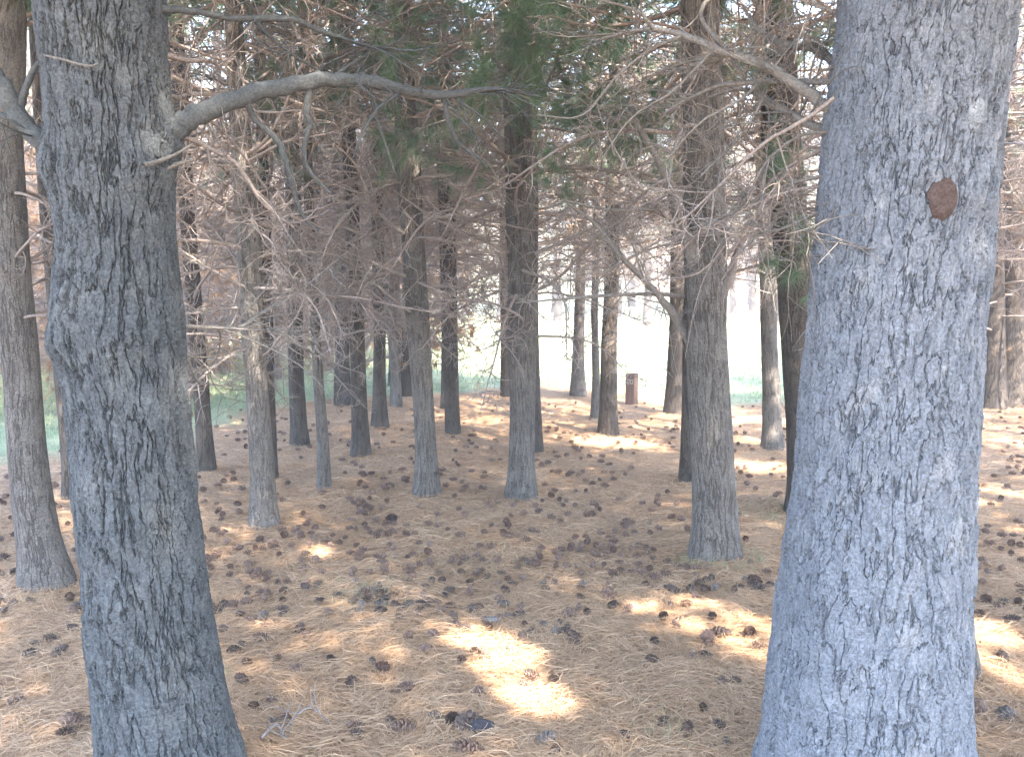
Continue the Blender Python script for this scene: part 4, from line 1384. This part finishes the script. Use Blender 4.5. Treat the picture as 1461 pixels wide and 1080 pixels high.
while len(cand) < 1350 and tries < 160000:
    tries += 1
    py = pr.uniform(575, 1075); px = pr.uniform(-20, 1480)
    dens = np.interp(py, [575, 620, 680, 740, 800, 880, 930, 1000, 1075], [.9, 1, .95, 1, 1, .6, .24, .12, .10])
    cl = vnoise(px / 60., py / 28., seed=91) + .6 * vnoise(px / 25., py / 12., seed=92)
    if 300 < px < 1000 and 750 < py < 900:
        dens *= 1.0 + 1.1 * cl
    elif py < 740:
        dens *= (.75 if px > 480 else .5) * (1 + .8 * cl)
    else:
        dens *= .45 * (1 + .9 * cl)
    if 880 < px < 1125 and 850 < py < 935:
        dens *= .25
    if pr.uniform() > dens:
        continue
    p = ground_at(px, py)
    if p[1] > 13.5 or grass_mask(np.array([p[0]]), np.array([p[1]]))[0] > .75:
        continue
    if any(np.hypot(*(p[:2] - L_[0][:2])) < .22 for L_ in LANDMARKS[2:]) or any(np.hypot(*(p[:2] - q[:2])) < .36 for q in (P1, P2)):
        continue
    if any(np.hypot(*(p[:2] - q[:2])) < .045 for q in cand):
        continue
    cand.append(p)
cand.sort(key=lambda q: q[1])
for p in cand[:want]:
    k = pr.uniform()
    ppx = CX + F * p[0] / p[1]
    greyish = 300 < ppx < 1000 and 3.6 < p[1] < 6
    kind = ('grey' if k < .15 else 'brown' if k < .7 else 'dark') if greyish else ('dark' if k < .4 else 'brown' if k < .9 else 'grey')
    cone(p, kind, pr.uniform(.5, .8))
# the farthest cones, too many and too small to part
low = fix_tris(cone_geo(760, n=30, low=True))
LV = np.concatenate(low.v); LF = np.concatenate(low.f)
g = Geo()
for p in cand[want:]:
    s = pr.uniform(.45, .75); a_ = pr.uniform(0, 6.28); b_ = pr.uniform(0, 6.28)
    R1 = np.array([[1, 0, 0], [0, math.cos(b_), -math.sin(b_)], [0, math.sin(b_), math.cos(b_)]])
    R2 = np.array([[math.cos(a_), -math.sin(a_), 0], [math.sin(a_), math.cos(a_), 0], [0, 0, 1]])
    V = (LV @ R1.T @ R2.T) * s + [p[0], p[1], float(gz(p[0], p[1])) + .024]
    f = LF.copy(); neg = f[:, 3] < 0
    f = f + g.n; f[neg, 3] = -1
    g.v.append(V); g.f.append(f); g.m.append(np.zeros(len(f), np.int32)); g.n += len(V)
if g.n:
    o = link('pine_cones', g.mesh('pine_cones', [M['cone_brown']], False))
    o['kind'] = 'stuff'; o['label'] = 'small dark far pine cones dotted over the grove floor'; o['category'] = 'pine cones'

# ------------------------------------------------------------------ a few stones and a fallen stick
def stone(px, py, s, col, lab):
    p = ground_at(px, py)
    r = np.random.default_rng(int(px))
    g = Geo()
    u, v = 9, 14
    th = np.linspace(0, math.pi, u)[:, None]; ph = np.linspace(0, 2 * math.pi, v, endpoint=False)[None, :]
    n = np.stack([np.sin(th) * np.cos(ph), np.sin(th) * np.sin(ph), np.cos(th) + 0 * ph], -1).reshape(-1, 3)
    k = 1 + .22 * vnoise(n[:, 0] * 1.8 + px, n[:, 1] * 1.8, n[:, 2] * 1.8, 5) + .08 * vnoise(n[:, 0] * 5, n[:, 1] * 5, n[:, 2] * 5, 6)
    i_ = np.arange(u - 1)[:, None] * v + np.arange(v)[None, :]
    j_ = np.arange(u - 1)[:, None] * v + (np.arange(v)[None, :] + 1) % v
    g.add(n * k[:, None] * [s, s * .75, s * .55], np.stack([i_, j_, j_ + v, i_ + v], -1).reshape(-1, 4))
    mt = wood_material('stone', col, tuple(1.5 * q for q in col), 30)
    o = link('stone', g.mesh('stone', [mt]), None, (p[0], p[1], p[2] + s * .2))
    tag(o, lab, 'stone')


stone(700, 887, .036, (.19, .175, .16), 'rounded pale grey stone among the cones above the long sun patch')
stone(688, 1040, .05, (.055, .05, .055), 'dark purplish stone beside the big dark cone at the front')

sp = [ground_at(*q) for q in [(372, 1060), (395, 1046), (408, 1056), (420, 1030), (445, 1022), (470, 1036)]]
g = Geo()
pts = spline([q + [0, 0, .02 + .015 * math.sin(k * 2)] for k, q in enumerate(sp)], 30)
base = pts[0].copy()
g.tube(pts - base, np.linspace(.006, .003, 30), 6)
r_ = np.random.default_rng(5)
for k in range(8):
    i_ = int(r_.integers(3, 27))
    tw = wander(r_, pts[i_] - base, [r_.normal(), r_.normal(), .35], .14, 6, .4)
    g.tube(tw, np.linspace(.003, .001, 7), 4)
tag(link('fallen_twig', g.mesh('fallen_twig', [M['twig']]), None, base), 'crooked grey fallen twig right of the furrowed trunk foot', 'twig')

# ------------------------------------------------------------------ thin scattering volume added for lens glare, brightens the dark wood
g = Geo()
bx0, bx1, by0, by1, bz0, bz1 = -135, 135, -66, 180, -2.0, 34.0
V = [[x_, y_, z_] for z_ in (bz0, bz1) for y_ in (by0, by1) for x_ in (bx0, bx1)]
g.add(V, [[0, 2, 3, 1], [4, 5, 7, 6], [0, 1, 5, 4], [2, 6, 7, 3], [0, 4, 6, 2], [1, 3, 7, 5]])
hm = NT('glare_haze_air')
pv = hm.n('VolumePrincipled')
pv.inputs['Color'].default_value = (.97, .95, .95, 1)
pv.inputs['Density'].default_value = 0.0055
pv.inputs['Anisotropy'].default_value = 0.0
hm.l(pv.outputs[0], hm.out.inputs['Volume'])
o = link('glare_haze', g.mesh('glare_haze', [hm.mat], False))
o['kind'] = 'stuff'

# ------------------------------------------------------------------ camera, light, sky
cam = bpy.data.cameras.new('camera')
cam.sensor_width = 36.0
cam.sensor_fit = 'HORIZONTAL'
cam.lens = 36.0 * F / 1461.0
cam.clip_end = 2000
cam.clip_start = 0.05
co = bpy.data.objects.new('camera', cam)
COL.objects.link(co)
co.location = (0, 0, H)
co.rotation_euler = (math.pi / 2 - PITCH, 0, 0)
scene.camera = co

sun = bpy.data.lights.new('sun', 'SUN')
sun.energy = 3.0
sun.angle = math.radians(0.6)
sun.color = (1.0, 0.90, 0.76)
so = bpy.data.objects.new('sun', sun)
COL.objects.link(so)
so.rotation_euler = Vector(-SUN).to_track_quat('-Z', 'Y').to_euler()
so.location = (20, -20, 30)

w = bpy.data.worlds.new('World')
scene.world = w
w.use_nodes = True
nt = w.node_tree
nt.nodes.clear()
sky = nt.nodes.new('ShaderNodeTexSky')
sky.sky_type = 'NISHITA'
sky.sun_disc = False
sky.sun_elevation = SUN_EL
sky.sun_rotation = SUN_AZ
sky.dust_density = 1.0
sky.ozone_density = 3.5
bg = nt.nodes.new('ShaderNodeBackground')
bg.inputs['Strength'].default_value = 0.15
ow = nt.nodes.new('ShaderNodeOutputWorld')
nt.links.new(sky.outputs[0], bg.inputs[0])
nt.links.new(bg.outputs[0], ow.inputs[0])

scene.view_settings.view_transform = 'Standard'
scene.view_settings.look = 'None'
scene.view_settings.exposure = 4.28
scene.view_settings.gamma = 1.0
scene.view_settings.use_curve_mapping = False
scene.cycles.max_bounces = 6
scene.cycles.diffuse_bounces = 5
scene.cycles.use_denoising = True
scene.cycles.sample_clamp_indirect = 6.0
print('objects', len(scene.objects), 'cones', cone_n, len(cand))
